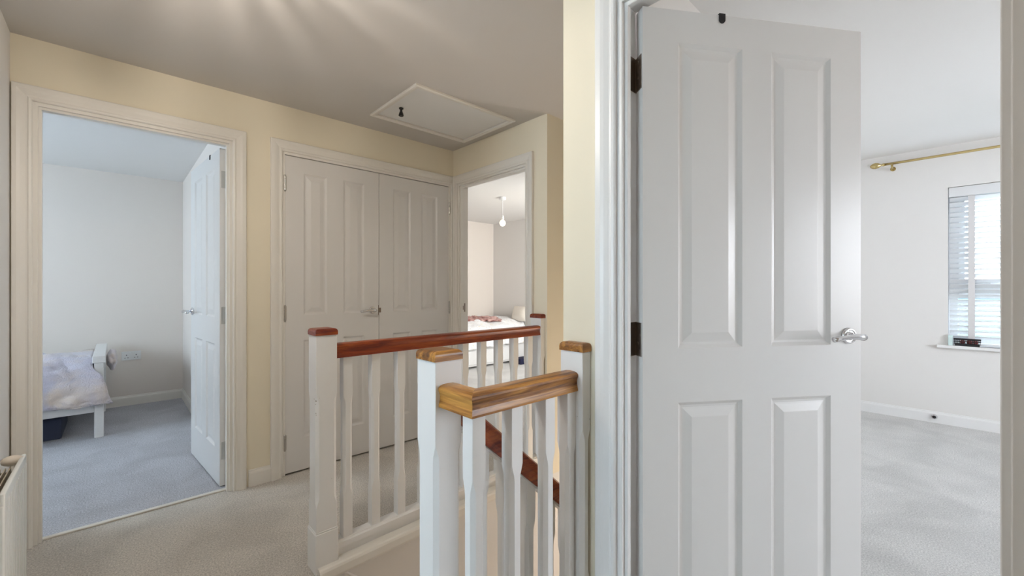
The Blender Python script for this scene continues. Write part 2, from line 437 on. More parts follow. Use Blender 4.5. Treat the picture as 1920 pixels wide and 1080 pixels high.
slab('ceiling', [(HX0 - 0.1, HX1 + 0.1, HY0 - 0.1, HY1 + 0.1)], H + 0.125, H + 0.2, cl, 'added hidden cover above the hatch, keeps sky light out', 'ceiling')  # added cover, blocks sky light leaking through the hatch gap
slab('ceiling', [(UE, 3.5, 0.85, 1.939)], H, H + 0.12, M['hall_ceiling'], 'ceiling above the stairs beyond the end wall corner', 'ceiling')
slab('ceiling', [(-2.6, 0.60, VL2, YB + 0.1)], H, H + 0.12, cl, 'bluish white ceiling of the left bedroom', 'ceiling')
slab('ceiling', [(UE2, 5.0, 1.939, YB + 0.1), (0.60, UE, VL2, 3.6)], H, H + 0.12, cl, 'bright white ceiling of the end bedroom around the pendant bulb', 'ceiling')
slab('ceiling', [(UR2, UW + 0.28, -2.9, 0.794)], HR, HR + 0.15, cl, 'bright white ceiling of the front room above the curtain pole', 'ceiling')
slab('ceiling', [(-2.3, -0.438, -0.6, 2.1)], H, H + 0.12, cl, 'ceiling of the room behind the camera', 'ceiling')

# ------------------------------------------------------------------ skirting boards
def skirt(name, runs, mat, label):
    """runs: (axis, plane, dir, s0, s1); board of 14 mm on the dir side of the plane"""
    bm = bmesh.new()
    prof = [(0, 0), (0.014, 0), (0.014, 0.075), (0.011, 0.083), (0.0065, 0.088), (0.005, 0.096), (0, 0.097)]
    for ax, p, d, a, b in runs:
        rs = []
        for s in (a, b):
            rs.append([((s, p + d * t, z) if ax == 'Y' else (p + d * t, s, z)) for t, z in prof])
        rings(bm, rs)
    return tag(link(name, bm, mat), label, 'skirting board', kind='structure')
skirt('baseboard_left', [('Y', VL, -1, 0.573, 0.69)], M['beige_trim'], 'short cream skirting board between the left doorway and the cupboard')
skirt('baseboard_end', [('X', UE, -1, 1.87, 1.962)], M['beige_trim'], 'short skirting board on the end wall beside the newel')
skirt('baseboard_bedroom', [('Y', YB, -1, -2.5, 0.53), ('X', 0.53, -1, VL2, YB - 0.014)], M['beige_trim'], 'white skirting board along the back of the left bedroom')
skirt('baseboard_front', [('X', UW, -1, -2.8, 0.794)], M['gloss'], 'white skirting board below the window in the front room')
skirt('baseboard_end_bedroom', [('Y', YB, -1, UE2, 4.9), ('X', 4.9, -1, 1.939, YB - 0.014)], M['gloss'], 'skirting board behind the bed in the end bedroom')

# ------------------------------------------------------------------ door frames
ARCH = [(0.005, 0), (0.005, 0.010), (0.009, 0.014), (0.016, 0.0155), (0.021, 0.012), (0.026, 0.012), (0.032, 0.0145), (0.041, 0.018), (0.052, 0.0205), (0.068, 0.0205), (0.072, 0.017), (0.072, 0)]
def architrave(bm, axis, plane, d, s0, s1, T, wl=1, wr=1, z0=0.0):
    P = lambda s, t, z: (s, plane + d * t, z) if axis == 'Y' else (plane + d * t, s, z)
    rs = [[], [], [], []]
    for wv, t in ARCH:
        l_, r_ = min(wv, wl), min(wv, wr)
        rs[0].append(P(s0 - l_, t, z0)); rs[1].append(P(s0 - l_, t, T + wv))
        rs[2].append(P(s1 + r_, t, T + wv)); rs[3].append(P(s1 + r_, t, z0))
    rings(bm, rs)
def frame(name, axis, p0, p1, s0, s1, T, mat, label, stop=None, wl=1, wr=1, sides=(True, True)):
    bm = bmesh.new()
    lt = 0.022
    def b(a0, a1, q0, q1, z0, z1):
        if axis == 'Y': box(bm, a0, a1, q0, q1, z0, z1, 0.0015, 1)
        else: box(bm, q0, q1, a0, a1, z0, z1, 0.0015, 1)
    q0, q1 = p0 - 0.001, p1 + 0.001
    b(s0 - 0.008, s0 + lt * 0.5, q0, q1, 0, T + 0.008); b(s1 - lt * 0.5, s1 + 0.008, q0, q1, 0, T + 0.008); b(s0 + 0.0005, s1 - 0.0005, q0 - 0.0006, q1 + 0.0006, T - lt * 0.5, T + 0.0075)
    if stop:
        b(s0 + 0.0012, s0 + 0.022, stop[0], stop[1], 0, T - 0.0012); b(s1 - 0.022, s1 - 0.0012, stop[0], stop[1], 0, T - 0.0012); b(s0 + 0.0007, s1 - 0.0007, stop[0] - 0.0006, stop[1] + 0.0006, T - 0.022, T - 0.0007)
    if sides[0]: architrave(bm, axis, p0, -1, s0, s1, T, wl, wr)
    if sides[1]: architrave(bm, axis, p1, 1, s0, s1, T, wl, wr)
    return tag(link(name, bm, mat), label, 'door frame', kind='structure')
frame('trim_1', 'Y', VL, VL2, -0.266, 0.489, DT, M['beige_trim'], 'beige moulded frame around the left bedroom doorway', stop=(VL + 0.012, VL2 - 0.046), wl=0.066, sides=(True, False))
frame('trim_2', 'Y', VL, VL2, 0.760, 2.006, 2.012, M['beige_trim'], 'white moulded frame around the double cupboard doors', wr=0.030, sides=(True, False))
frame('trim_3', 'X', UE, UE2, 2.030, 2.810, DT, M['beige_trim'], 'white moulded frame around the end bedroom doorway', stop=(UE + 0.012, UE2 - 0.046), wr=0.048, sides=(True, False))
frame('trim_4', 'X', UR, UR2, -0.066, 0.685, DT, M['gloss'], 'white moulded frame around the right doorway, nearest the camera', stop=(UR + 0.012, UR2 - 0.046), sides=(True, False))
tag(mbox('threshold_strip', -0.255, 0.478, 2.912, 2.938, 0.0, 0.009, M['threshold'], 0.003), 'pale metal threshold strip across the left bedroom doorway', 'threshold strip', kind='structure')

# ------------------------------------------------------------------ panelled doors
def leaf_mesh(W, Ht, Tk, st, pw, mid, mat, zlow=(0.205, 0.825), zup=(0.985, None)):
    """leaf local: x 0..W from the hinge, y 0..Tk, z 0..Ht"""
    bm = bmesh.new()
    x1 = st; x2 = st + pw; x4 = W - st; x3 = x4 - pw
    zt = Ht - 0.095
    xs = [0, x1, x2, x3, x4, W]; zs = [0, zlow[0], zlow[1], zup[0], zt, Ht]
    prof = [(0, 0), (0.004, 0.0035), (0.010, 0.0085), (0.017, 0.0095), (0.022, 0.0085), (0.045, 0.0020), (0.047, 0.0018)]
    for side in (0, 1):
        Y = lambda d: d if side == 0 else Tk - d
        for i in range(5):
            for j in range(5):
                a, b, c, d = xs[i], xs[i + 1], zs[j], zs[j + 1]
                if i in (1, 3) and j in (1, 3):
                    prev = None
                    for o, dp in prof:
                        ring = [bm.verts.new(p) for p in ((a + o, Y(dp), c + o), (b - o, Y(dp), c + o), (b - o, Y(dp), d - o), (a + o, Y(dp), d - o))]
                        if prev:
                            for k in range(4): bm.faces.new((prev[k], prev[(k + 1) % 4], ring[(k + 1) % 4], ring[k]))
                        prev = ring
                    bm.faces.new(prev)
                else:
                    bm.faces.new([bm.verts.new(p) for p in ((a, Y(0), c), (b, Y(0), c), (b, Y(0), d), (a, Y(0), d))])
    for q in (((0, 0, 0), (0, Tk, 0), (0, Tk, Ht), (0, 0, Ht)), ((W, 0, 0), (W, Tk, 0), (W, Tk, Ht), (W, 0, Ht)),
              ((0, 0, 0), (W, 0, 0), (W, Tk, 0), (0, Tk, 0)), ((0, 0, Ht), (W, 0, Ht), (W, Tk, Ht), (0, Tk, Ht))):
        bm.faces.new([bm.verts.new(p) for p in q])
    bmesh.ops.remove_doubles(bm, verts=bm.verts[:], dist=0.00005)
    return bm
def lever(parent, x, z, yface, sgn, back, mat=None, name='door_handle'):
    """round rose with a curved lever; sgn = direction of the face normal along local y; back = lever direction along x"""
    bm = bmesh.new()
    y = yface
    lathe(bm, [(0.026, 0), (0.026, sgn * 0.004), (0.0235, sgn * 0.0085), (0.018, sgn * 0.0095), (0.0175, sgn * 0.0075), (0.013, sgn * 0.0075), (0.0125, sgn * 0.010)], (x, y, z), 28, 'Y')
    tube(bm, [(x, y + sgn * 0.006, z), (x, y + sgn * 0.028, z), (x - back * 0.002, y + sgn * 0.045, z), (x + back * 0.006, y + sgn * 0.054, z + 0.001),
              (x + back * 0.022, y + sgn * 0.056, z + 0.003), (x + back * 0.05, y + sgn * 0.053, z + 0.002), (x + back * 0.08, y + sgn * 0.051, z - 0.002), (x + back * 0.104, y + sgn * 0.050, z - 0.005)],
         [0.010, 0.010, 0.0115, 0.012, 0.0105, 0.0085, 0.009, 0.0095], 14, 0.9)
    return link(name, bm, mat or M['chrome'], parent, True)
def hinge_on_edge(parent, z, Tk, mat, jamb_dir):
    """butt hinge: leaf plate on the hinge edge (x=0 plane), knuckle at the pivot (y=Tk side), open"""
    bm = bmesh.new()
    box(bm, -0.0022, 0.0004, Tk - 0.034, Tk + 0.001, z - 0.05, z + 0.05, 0.0005, 1)
    for k in range(5):
        z0 = z - 0.05 + k * 0.02
        lathe(bm, [(0.0058, z0 + 0.0006), (0.0058, z0 + 0.0194)], (-0.003, Tk + 0.005, 0), 12)
    for dz, dy in ((-0.034, -0.011), (-0.012, -0.022), (0.012, -0.011), (0.034, -0.022)):
        lathe(bm, [(0.0042, -0.0022), (0.0042, -0.0032), (0.002, -0.0036)], (0, Tk + dy, z + dz), 12, 'X')
    # plate on the jamb, folded back from the pivot
    c, s = math.cos(jamb_dir), math.sin(jamb_dir)
    P = lambda r, t: (-0.003 + r * c - t * s, Tk + 0.005 + r * s + t * c)
    q = [P(0, 0), P(0.032, 0), P(0.032, 0.002), P(0, 0.002)]
    rings(bm, [[(a, b, z - 0.05) for a, b in q], [(a, b, z + 0.05) for a, b in q]])
    return link('hinge', bm, mat, parent)

# door_1: left bedroom, opened into that room.  local x along the leaf, local y = thickness, y=0 is the face seen from the hall
LW, LH, LT = 0.752, 1.982, 0.040
d1 = link('door_1', leaf_mesh(LW, LH, LT, 0.115, 0.212, 0, M['door_paint']), M['door_paint'])
ang1 = math.atan2(3.729 - 2.975, 0.392 - 0.4475)
# local y=0 face normal (-y) must point to -X world: rotate and mirror through placement of x
d1.location = (0.4475, 2.978, 0.008)
d1.rotation_euler = (0, 0, ang1)
# with x along (−.07,1), local +y points to −X; the hall face has to be the +y side
d1.location = (0.4475 + 0.040 * math.sin(ang1), 2.978 - 0.040 * math.cos(ang1), 0.008)
tag(d1, 'white four-panel door standing open inside the left bedroom', 'door', kind='structure')
lever(d1, LW - 0.055, 1.0, LT, 1, -1)
lever(d1, LW - 0.055, 1.0, 0.0, -1, -1)
def hinge_plate(parent, z, mat, tk, flip):
    """plate let into the hinge edge, x=0; knuckle at y=0 (flip) or y=tk"""
    bm = bmesh.new()
    ky = -0.005 if flip else tk + 0.005
    y0, y1 = (-0.001, 0.032) if flip else (tk - 0.032, tk + 0.001)
    box(bm, -0.0022, 0.0006, y0, y1, z - 0.05, z + 0.05, 0.0005, 1)
    for k in range(5):
        z0 = z - 0.05 + k * 0.02
        lathe(bm, [(0.0058, z0 + 0.0006), (0.0058, z0 + 0.0194)], (-0.003, ky, 0), 12)
    for dz, q in ((-0.034, 0.3), (-0.012, 0.65), (0.012, 0.3), (0.034, 0.65)):
        lathe(bm, [(0.0042, -0.0020), (0.0042, -0.0034), (0.002, -0.0038)], (0, y0 + q * 0.033, z + dz), 12, 'X')
    sy = 1 if flip else -1
    box(bm, -0.0050, -0.0032, min(ky, ky + sy * 0.03), max(ky, ky + sy * 0.03), z - 0.05, z + 0.05, 0.0005, 1)
    return link('hinge', bm, mat, parent)
for z in (0.205, 1.0, 1.80): hinge_plate(d1, z, M['steel'], LT, True)

# door_2: right doorway, opened into the front room
d2 = link('door_2', leaf_mesh(0.748, 1.985, 0.040, 0.112, 0.212, 0, M['door_paint']), M['door_paint'])
ang2 = math.atan2(-0.5534, 0.8329)
# x along (.833,-.553); local +y points to (.553,.833) = away from camera; so y=0 is the face towards the camera
d2.location = (1.120, 0.637, 0.006)
d2.rotation_euler = (0, 0, ang2)
tag(d2, 'large white four-panel door swung open at the right, nearest the camera', 'door', kind='structure')
lever(d2, 0.748 - 0.048, 1.012, 0.0, -1, -1)
lever(d2, 0.748 - 0.048, 1.012, 0.040, 1, -1)
for z in (0.205, 1.012, 1.80):
    bm = bmesh.new()
    # leaf plate along the hinge edge and a wing on the jamb, knuckle at the pivot
    box(bm, -0.0022, 0.0006, 0.006, 0.041, z - 0.05, z + 0.05, 0.0005, 1)
    for k in range(5):
        z0 = z - 0.05 + k * 0.02
        lathe(bm, [(0.0058, z0 + 0.0006), (0.0058, z0 + 0.0194)], (-0.003, 0.045, 0), 12)
    for dz, q in ((-0.034, 0.014), (-0.012, 0.026), (0.012, 0.014), (0.034, 0.026)):
        lathe(bm, [(0.0042, -0.0020), (0.0042, -0.0034), (0.002, -0.0038)], (0, q, z + dz), 12, 'X')
    # wing lying on the jamb (jamb face looks to -Y in the world)
    pj = Vector((UR2 - 0.002, 0.6845 - 0.011 - 0.0015, 0)); R = Matrix.Rotation(-ang2, 3, 'Z')
    q = [R @ (Vector((px, py, 0)) - Vector((1.120, 0.637, 0))) for px, py in ((UR2 + 0.004, pj.y), (UR2 - 0.034, pj.y), (UR2 - 0.034, pj.y + 0.0025), (UR2 + 0.004, pj.y + 0.0025))]
    rings(bm, [[(a.x, a.y, z - 0.05) for a in q], [(a.x, a.y, z + 0.05) for a in q]])
    link('hinge', bm, M['dark_steel'], d2)

# cupboard doors 3 and 4 (closed), faces 12 mm back from the wall face
def cup(name, x0, x1, hinge_left, label, with_lever):
    W = x1 - x0
    o = link(name, leaf_mesh(W, 1.985, 0.035, 0.109, 0.145, 0, M['door_paint']), M['door_paint'])
    o.location = (x0, VL + 0.004, 0.012)
    tag(o, label, 'cupboard door', kind='structure')
    for z in (0.195, 1.0, 1.81):
        bm = bmesh.new()
        hx = -0.002 if hinge_left else W + 0.002
        for k in range(5):
            z0 = z - 0.045 + k * 0.018
            lathe(bm, [(0.0062, z0 + 0.0006), (0.0062, z0 + 0.0174)], (hx, -0.006, 0), 12)
        lathe(bm, [(0.0045, z + 0.045), (0.0062, z + 0.047), (0.003, z + 0.052)], (hx, -0.006, 0), 12)
        lathe(bm, [(0.003, z - 0.052), (0.0062, z - 0.047), (0.0045, z - 0.045)], (hx, -0.006, 0), 12)
        box(bm, min(hx, hx + 0.010), max(hx, hx + 0.010), -0.0015, 0.0, z - 0.045, z + 0.045)
        link('hinge', bm, M['steel'], o)
    if with_lever:
        lever(o, W - 0.048, 1.0, 0.0, -1, -1)
        bm = bmesh.new(); box(bm, W - 0.004, W + 0.0, -0.0012, 0.002, 0.965, 1.035); box(bm, W, W + 0.016, -0.0045, -0.0005, 0.982, 1.016, 0.001, 1)
        link('latch_plate', bm, M['dark_steel'], o)
    return o
cup('door_3', 0.7715, 1.3885, True, 'left leaf of the white double cupboard doors, with the chrome lever', True)
cup('door_4', 1.3915, 1.9955, False, 'right leaf of the white double cupboard doors, without a handle', False)
# strike plate on the end doorway jamb
bm = bmesh.new(); box(bm, UE + 0.036, UE + 0.062, 2.7975, 2.7995, 0.975, 1.045); box(bm, UE + 0.03, UE + 0.037, 2.785, 2.7995, 0.992, 1.026, 0.001, 1)
tag(link('strike_plate', bm, M['dark_steel']), 'small dark metal strike plate on the left jamb of the end doorway', 'strike plate', kind='structure')
bm = bmesh.new(); box(bm, UR + 0.036, UR + 0.062, -0.0555, -0.0535, 0.975, 1.045); box(bm, UR + 0.03, UR + 0.037, -0.0555, -0.045, 0.992, 1.026, 0.001, 1)
tag(link('strike_plate', bm, M['steel']), 'metal strike plate on the right jamb at the right edge of view', 'strike plate', kind='structure')

# over-door hooks
def over_hook(origin, ang, x, ztop, tk, front_y, sgn, label):
    """black hook over the leaf top; short tongue on the front_y face"""
    t = empty('over_door_hook', origin, ang)
    bm = bmesh.new()
    zt = ztop
    f0, f1 = sorted((front_y, front_y + sgn * 0.003))
    box(bm, x - 0.010, x + 0.010, f0, f1, zt - 0.016, zt + 0.003)
    lathe(bm, [(0.010, f0), (0.010, f1)], (x, 0, zt - 0.016), 20, 'Y')
    box(bm, x - 0.010, x + 0.010, -0.003 if sgn < 0 else 0.0, tk + (0.003 if sgn > 0 else 0.0), zt, zt + 0.003)
    bk = tk if sgn < 0 else 0.0
    b0, b1 = sorted((bk, bk - sgn * 0.003))
    box(bm, x - 0.010, x + 0.010, b0, b1, zt - 0.09, zt + 0.003)
    yb = bk - sgn * 0.003
    tube(bm, [(x, yb, zt - 0.08), (x, yb - sgn * 0.02, zt - 0.094), (x, yb - sgn * 0.036, zt - 0.085), (x, yb - sgn * 0.040, zt - 0.065)], [0.005, 0.005, 0.005, 0.006], 8)
    o = link('hook_band', bm, M['black'], t)
    tag(t, label, 'hook')
over_hook(d2.location, ang2, 0.255, 1.986, 0.040, 0.0, -1, 'black hook hung over the top of the large right door')
over_hook(d1.location, ang1, 0.222, 1.983, 0.040, 0.040, 1, 'black hook hung over the top of the left bedroom door')

# ------------------------------------------------------------------ loft hatch
bm = bmesh.new()
fr = [(0, 0), (0, -0.010), (0.004, -0.014), (0.014, -0.015), (0.022, -0.011), (0.030, -0.011), (0.032, -0.008), (0.032, 0.03), (0.0, 0.03)]
def rect_sweep(bm, x0, x1, y0, y1, z, prof):
    vs = []
    for o, dz in prof:
        vs.append([bm.verts.new(p) for p in ((x0 + o, y0 + o, z + dz), (x1 - o, y0 + o, z + dz), (x1 - o, y1 - o, z + dz), (x0 + o, y1 - o, z + dz))])
    n = len(prof)
    for i in range(n):
        a, b = vs[i], vs[(i + 1) % n]
        for k in range(4): bm.faces.new((a[k], a[(k + 1) % 4], b[(k + 1) % 4], b[k]))
hat = empty('loft_hatch', ((HX0 + HX1) / 2, (HY0 + HY1) / 2, H))
def local(bm, o):
    bmesh.ops.translate(bm, verts=bm.verts[:], vec=-Vector(o.location)); return bm
rect_sweep(bm, HX0, HX1, HY0, HY1, H, fr)
link('hatch_frame', local(bm, hat), M['beige_trim'], hat)
bm = bmesh.new(); box(bm, HX0 + 0.0365, HX1 - 0.0365, HY0 + 0.0365, HY1 - 0.0365, H - 0.001, H + 0.012, 0.002, 1)
link('hatch_panel', local(bm, hat), M['gloss'], hat)
tag(hat, 'white rectangular loft hatch with moulded frame in the hall ceiling', 'loft hatch')
bm = bmesh.new()
cx, cy = 1.308, 2.408
lathe(bm, [(0.014, H - 0.003), (0.014, H - 0.008), (0.007, H - 0.012), (0.007, H - 0.022), (0.012, H - 0.034), (0.016, H - 0.050), (0.013, H - 0.053)], (cx, cy, 0), 20)
link('hatch_catch', local(bm, hat), M['black'], hat)

# ------------------------------------------------------------------ balustrades
def chamfer_post(bm, cx, cy, hx, hy, z0, z1, ca, cb, c, rot=0.0, x_lo=None):
    """square post with stopped chamfers between ca and cb"""
    zs = [(z0, 0.0012), (ca, 0.0012), (ca + 0.010, c * 0.35), (ca + 0.028, c * 0.85), (ca + 0.042, c), (cb - 0.042, c), (cb - 0.028, c * 0.85), (cb - 0.010, c * 0.35), (cb, 0.0012), (z1, 0.0012)]
    rs = []
    for z, k in zs:
        pts = [(-hx + k, -hy), (hx - k, -hy), (hx, -hy + k), (hx, hy - k), (hx - k, hy), (-hx + k, hy), (-hx, hy - k), (-hx, -hy + k)]
        co, si = math.cos(rot), math.sin(rot)
        rs.append([(cx + a * co - b * si, cy + a * si + b * co, z) for a, b in pts])
    rings(bm, rs)
RAIL = [(-0.030, -0.004), (-0.030, 0.002), (-0.0285, 0.007), (-0.0262, 0.016), (-0.0258, 0.028), (-0.0285, 0.037), (-0.031, 0.043), (-0.0305, 0.049), (-0.026, 0.0535), (-0.016, 0.0565), (0, 0.0575)]
RAIL = RAIL + [(-a, b) for a, b in RAIL[-2::-1]]
def rail(bm, path, zs=1.0, wscale=1.0):
    """sweep RAIL along path of (x,y,z of underside); mitred plan joints, plumb ends"""
    P = [Vector(p) for p in path]
    rs = []
    for i, p in enumerate(P):
        dirs = []
        if i > 0: d = P[i] - P[i - 1]; d.z = 0; dirs.append(d.normalized())
        if i < len(P) - 1: d = P[i + 1] - P[i]; d.z = 0; dirs.append(d.normalized())
        if len(dirs) == 2:
            n1 = Vector((dirs[0].y, -dirs[0].x, 0)); n2 = Vector((dirs[1].y, -dirs[1].x, 0))
            m = (n1 + n2).normalized(); m = m / m.dot(n1)
        else: m = Vector((dirs[0].y, -dirs[0].x, 0))
        rs.append([tuple(p + m * (a * wscale) + Vector((0, 0, b * zs))) for a, b in RAIL])
    rings(bm, rs)
def cap_bm(cx, cy, hx, hy, z0, z1):
    bm = bmesh.new()
    vs = box(bm, cx - hx, cx + hx, cy - hy, cy + hy, z0, z1)
    top = [e for e in bm.edges if all(abs(v.co.z - z1) < 1e-6 for v in e.verts)]
    bmesh.ops.bevel(bm, geom=top, offset=0.013, segments=4, affect='EDGES', profile=0.5)
    return bm
def newel(parent, cx, cy, hx, hy, z0, oak, plinth=False, ca=0.27, cb=0.735, rot=0.0):
    bm = bmesh.new()
    chamfer_post(bm, cx, cy, hx, hy, z0, 0.972, ca, cb, 0.012)
    if plinth:
        e = 0.004
        box(bm, cx - hx - e, cx + hx + e, cy - hy - e, cy + hy + e, 0.0, 0.165, 0.002, 1)
        box(bm, cx - hx - 0.002, cx + hx + 0.002, cy - hy - 0.002, cy + hy + 0.002, 0.165, 0.172, 0.002, 1)
    box(bm, cx - hx + 0.002, cx + hx - 0.002, cy - hy + 0.002, cy + hy - 0.002, 0.965, 0.976)
    n = link('newel_post', bm, M['newel_paint'], parent)
    link('newel_cap', cap_bm(cx, cy, hx + 0.003, hy + 0.003, 0.975, 1.002), oak, n)
    return n
# far balustrade
FX0, FY0, FX1, FY1 = 0.638, 1.844, 2.0, 1.890
def fy(x): return FY0 + (x - FX0) * (FY1 - FY0) / (FX1 - FX0)
bal = empty('balustrade', (0, 0, 0))
tag(bal, 'long far landing balustrade with oak handrail coloured with a red light cast and ten white balusters', 'balustrade')
newel(bal, 0.638, 1.842, 0.042, 0.045, 0.0, M['oak_red_cast'], True)
nb = newel(bal, 2.017, 1.902, 0.020, 0.047, 0.0, M['oak_red_cast'], False)
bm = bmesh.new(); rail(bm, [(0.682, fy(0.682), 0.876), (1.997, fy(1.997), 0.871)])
link('handrail', bm, M['oak_red_cast'], bal)
for k in range(10):
    x = 0.7386 + 0.1305 * k
    bm = bmesh.new(); chamfer_post(bm, x, fy(x), 0.0205, 0.0205, 0.085, 0.880, 0.265, 0.705, 0.0105)
    link('baluster', bm, M['gloss'], bal)
bm = bmesh.new()
def prism_run(bm, x0, x1, prof, off):
    rings(bm, [[(x, off(x) + a, z) for a, z in prof] for x in (x0, x1)])
prism_run(bm, 0.680, 1.998, [(-0.032, 0.060), (-0.032, 0.084), (-0.024, 0.088), (-0.022, 0.092), (0.022, 0.092), (0.024, 0.088), (0.032, 0.084), (0.032, 0.0), (-0.026, 0.0), (-0.026, 0.060)], fy)
link('base_rail', bm, M['gloss'], bal)
# landing edge below the far balustrade (nosing board)
bm = bmesh.new()
prism_run(bm, 0.600, UE, [(-0.028, 0.030), (-0.068, 0.030), (-0.076, 0.026), (-0.080, 0.017), (-0.080, -0.012), (-0.076, -0.022), (-0.066, -0.026), (-0.050, -0.03), (0.0, -0.03), (0.0, 0.030)], fy)
tag(link('trim_5', bm, M['beige_trim']), 'cream rounded nosing board along the landing edge under the far balustrade', 'trim', kind='structure')

# near guard
ng = empty('balustrade', (0, 0, 0))
tag(ng, 'near stair guard with golden oak L-shaped handrail, closest to the camera', 'balustrade')
newel(ng, 0.654, 0.990, 0.042, 0.045, -0.6, M['oak'], False, 0.27, 0.752)
newel(ng, 1.049, 0.828, 0.020, 0.043, 0.0, M['oak'], False, 0.27, 0.74)
NZ = 0.860
bm = bmesh.new(); rail(bm, [(0.652, 0.9455, NZ), (0.652, 0.832, NZ), (1.030, 0.832, NZ)], 0.96)
hr = link('handrail', bm, [M['oak'], M['oak_y']], ng)
for f in hr.data.polygons:
    if all(hr.data.vertices[i].co.y > 0.79 and hr.data.vertices[i].co.x < 0.70 for i in f.vertices): f.material_index = 1
for x in (0.6505, 0.7805, 0.9125, 1.0095):
    bm = bmesh.new(); chamfer_post(bm, x, 0.8305, 0.0205, 0.0205, 0.06, 0.866, 0.25, 0.700, 0.0105)
    link('baluster', bm, M['gloss'], ng)
bm = bmesh.new()
box(bm, 0.620, 1.030, 0.802, 0.862, 0.0, 0.070, 0.004, 1); box(bm, 0.622, 0.684, 0.862, 0.944, 0.0, 0.070, 0.004, 1)
link('base_rail', bm, M['gloss'], ng)
bm = bmesh.new(); box(bm, 0.6, 1.069, 0.795, 0.880, -0.25, -0.001, 0.003, 1); box(bm, 0.6, 0.68, 0.881, 0.943, -0.25, -0.001, 0.003, 1)
tag(link('trim_6', bm, M['gloss']), 'white landing edge board under the near stair guard', 'trim', kind='structure')

# stair flight with sloping handrail
SL = 0.876
st = empty('staircase', (0.65, 1.42, 0))
tag(st, 'carpeted flight of stairs descending between the two balustrades', 'staircase')
bm = bmesh.new()
g, r_ = 0.225, 0.197
zc = 0.0
for k in range(13):
    z = -(k) * r_
    if k == 0: box(bm, 0.601, 0.625, 1.02, 1.80, -0.25, 0.0, 0.010, 2)
    else: box(bm, 0.60 + (k - 1) * g - 0.01, 0.60 + k * g + 0.012, 1.02, 1.821, z - r_ - 0.05, z, 0.012, 2)
link('stair_treads', local(bm, st), M['hall_carpet'], st)
bm = bmesh.new()
for y0, y1 in ((0.975, 1.019), (1.822, 1.851)):
    q = [(0.69, -0.028), (0.69, -0.35), (3.4, -0.35 - SL * 2.71), (3.4, 0.58 - SL * 3.4)]
    if y0 < 1.5: q[0] = (0.697, 0.09); q[1] = (0.697, -0.35); q[3] = (3.4, 0.09 - SL * 2.703)
    rings(bm, [[(x, y0, z) for x, z in q], [(x, y1, z) for x, z in q]])
link('stair_string', local(bm, st), M['gloss'], st)
bm = bmesh.new()
rx = lambda x: 0.7945 - SL * (x - 0.79) - 0.0765
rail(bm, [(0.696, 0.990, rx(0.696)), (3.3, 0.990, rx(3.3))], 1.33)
link('handrail', local(bm, st), M['oak_red_cast'], st)
for k in range(14):
    x = 0.797 + 0.1 * k
    zt = rx(x) + 0.0; zb = 0.09 - SL * (x - 0.697)
    bm = bmesh.new(); chamfer_post(bm, x, 0.990, 0.0205, 0.0205, zb - 0.05, zt + 0.02, zb + 0.16, zt - 0.13, 0.0105)
    link('baluster', local(bm, st), M['gloss'], st)
bm = bmesh.new()
rings(bm, [[(x, 0.990 + a, rx(x) - b) for a, b in ((-0.022, 0.0), (-0.022, 0.014), (0.022, 0.014), (0.022, 0.0))] for x in (0.697, 3.3)])
link('rail_fillet', local(bm, st), M['gloss'], st)

# ------------------------------------------------------------------ radiator
rad = empty('radiator', (-0.28, 2.0, 0.15))
tag(rad, 'white double-panel radiator on the hall wall at the left edge', 'radiator')
R0, R1, RZ0, RZ1 = 1.80, 2.19, 0.13, 0.606
bm = bmesh.new(); box(bm, -0.232, -0.220, R0, R1, RZ0, RZ1, 0.005, 3)
for k in range(12):
    y = R0 + 0.025 + k * 0.0305
    box(bm, -0.2215, -0.2185, y, y + 0.016, RZ0 + 0.03, RZ1 - 0.03, 0.0014, 2)
link('front_panel', local(bm, rad), M['rad'], rad)
bm = bmesh.new(); box(bm, -0.318, -0.306, R0, R1 - 0.085, RZ0, RZ1, 0.005, 3); link('back_panel', local(bm, rad), M['rad'], rad)
bm = bmesh.new()
for k in range(7):
    x = -0.300 + k * 0.0105
    box(bm, x, x + 0.003, R0 + 0.012, R1 - 0.085, RZ1 - 0.026, RZ1 - 0.016)
for k in range(11):
    y = R0 + 0.014 + k * 0.0285
    box(bm, -0.304, -0.234, y, y + 0.002, RZ0 + 0.02, RZ1 - 0.028)
link('convector', local(bm, rad), M['rad_fin'], rad)
bm = bmesh.new(); box(bm, -0.318, -0.222, R0 - 0.004, R0 + 0.002, RZ0, RZ1 - 0.035, 0.002, 1); link('end_cover', local(bm, rad), M['rad'], rad)
bm = bmesh.new()
lathe(bm, [(0.002, -0.027), (0.008, -0.0255), (0.0135, -0.019), (0.0165, -0.010), (0.0170, 0.000), (0.0150, 0.010), (0.0115, 0.018), (0.008, 0.022), (0.006, 0.026)], (-0.246, R1 - 0.036, RZ1 - 0.008), 24, 'X')
tube(bm, [(-0.238, R1 - 0.036, RZ1 - 0.016), (-0.238, R1 - 0.036, 0.002)], 0.0065, 10)
link('valve', local(bm, rad), M['knob'], rad, True)
bm = bmesh.new()
tube(bm, [(-0.235, R0 - 0.035, RZ1 - 0.055), (-0.30, R0 - 0.035, RZ1 - 0.055)], 0.014, 14)
link('bleed_valve', local(bm, rad), M['knob'], rad, True)
for y in (R0 + 0.08, R1 - 0.08):
    bm = bmesh.new(); box(bm, -0.338, -0.316, y, y + 0.03, RZ0 + 0.08, RZ1 - 0.08)
    link('bracket', local(bm, rad), M['rad'], rad)

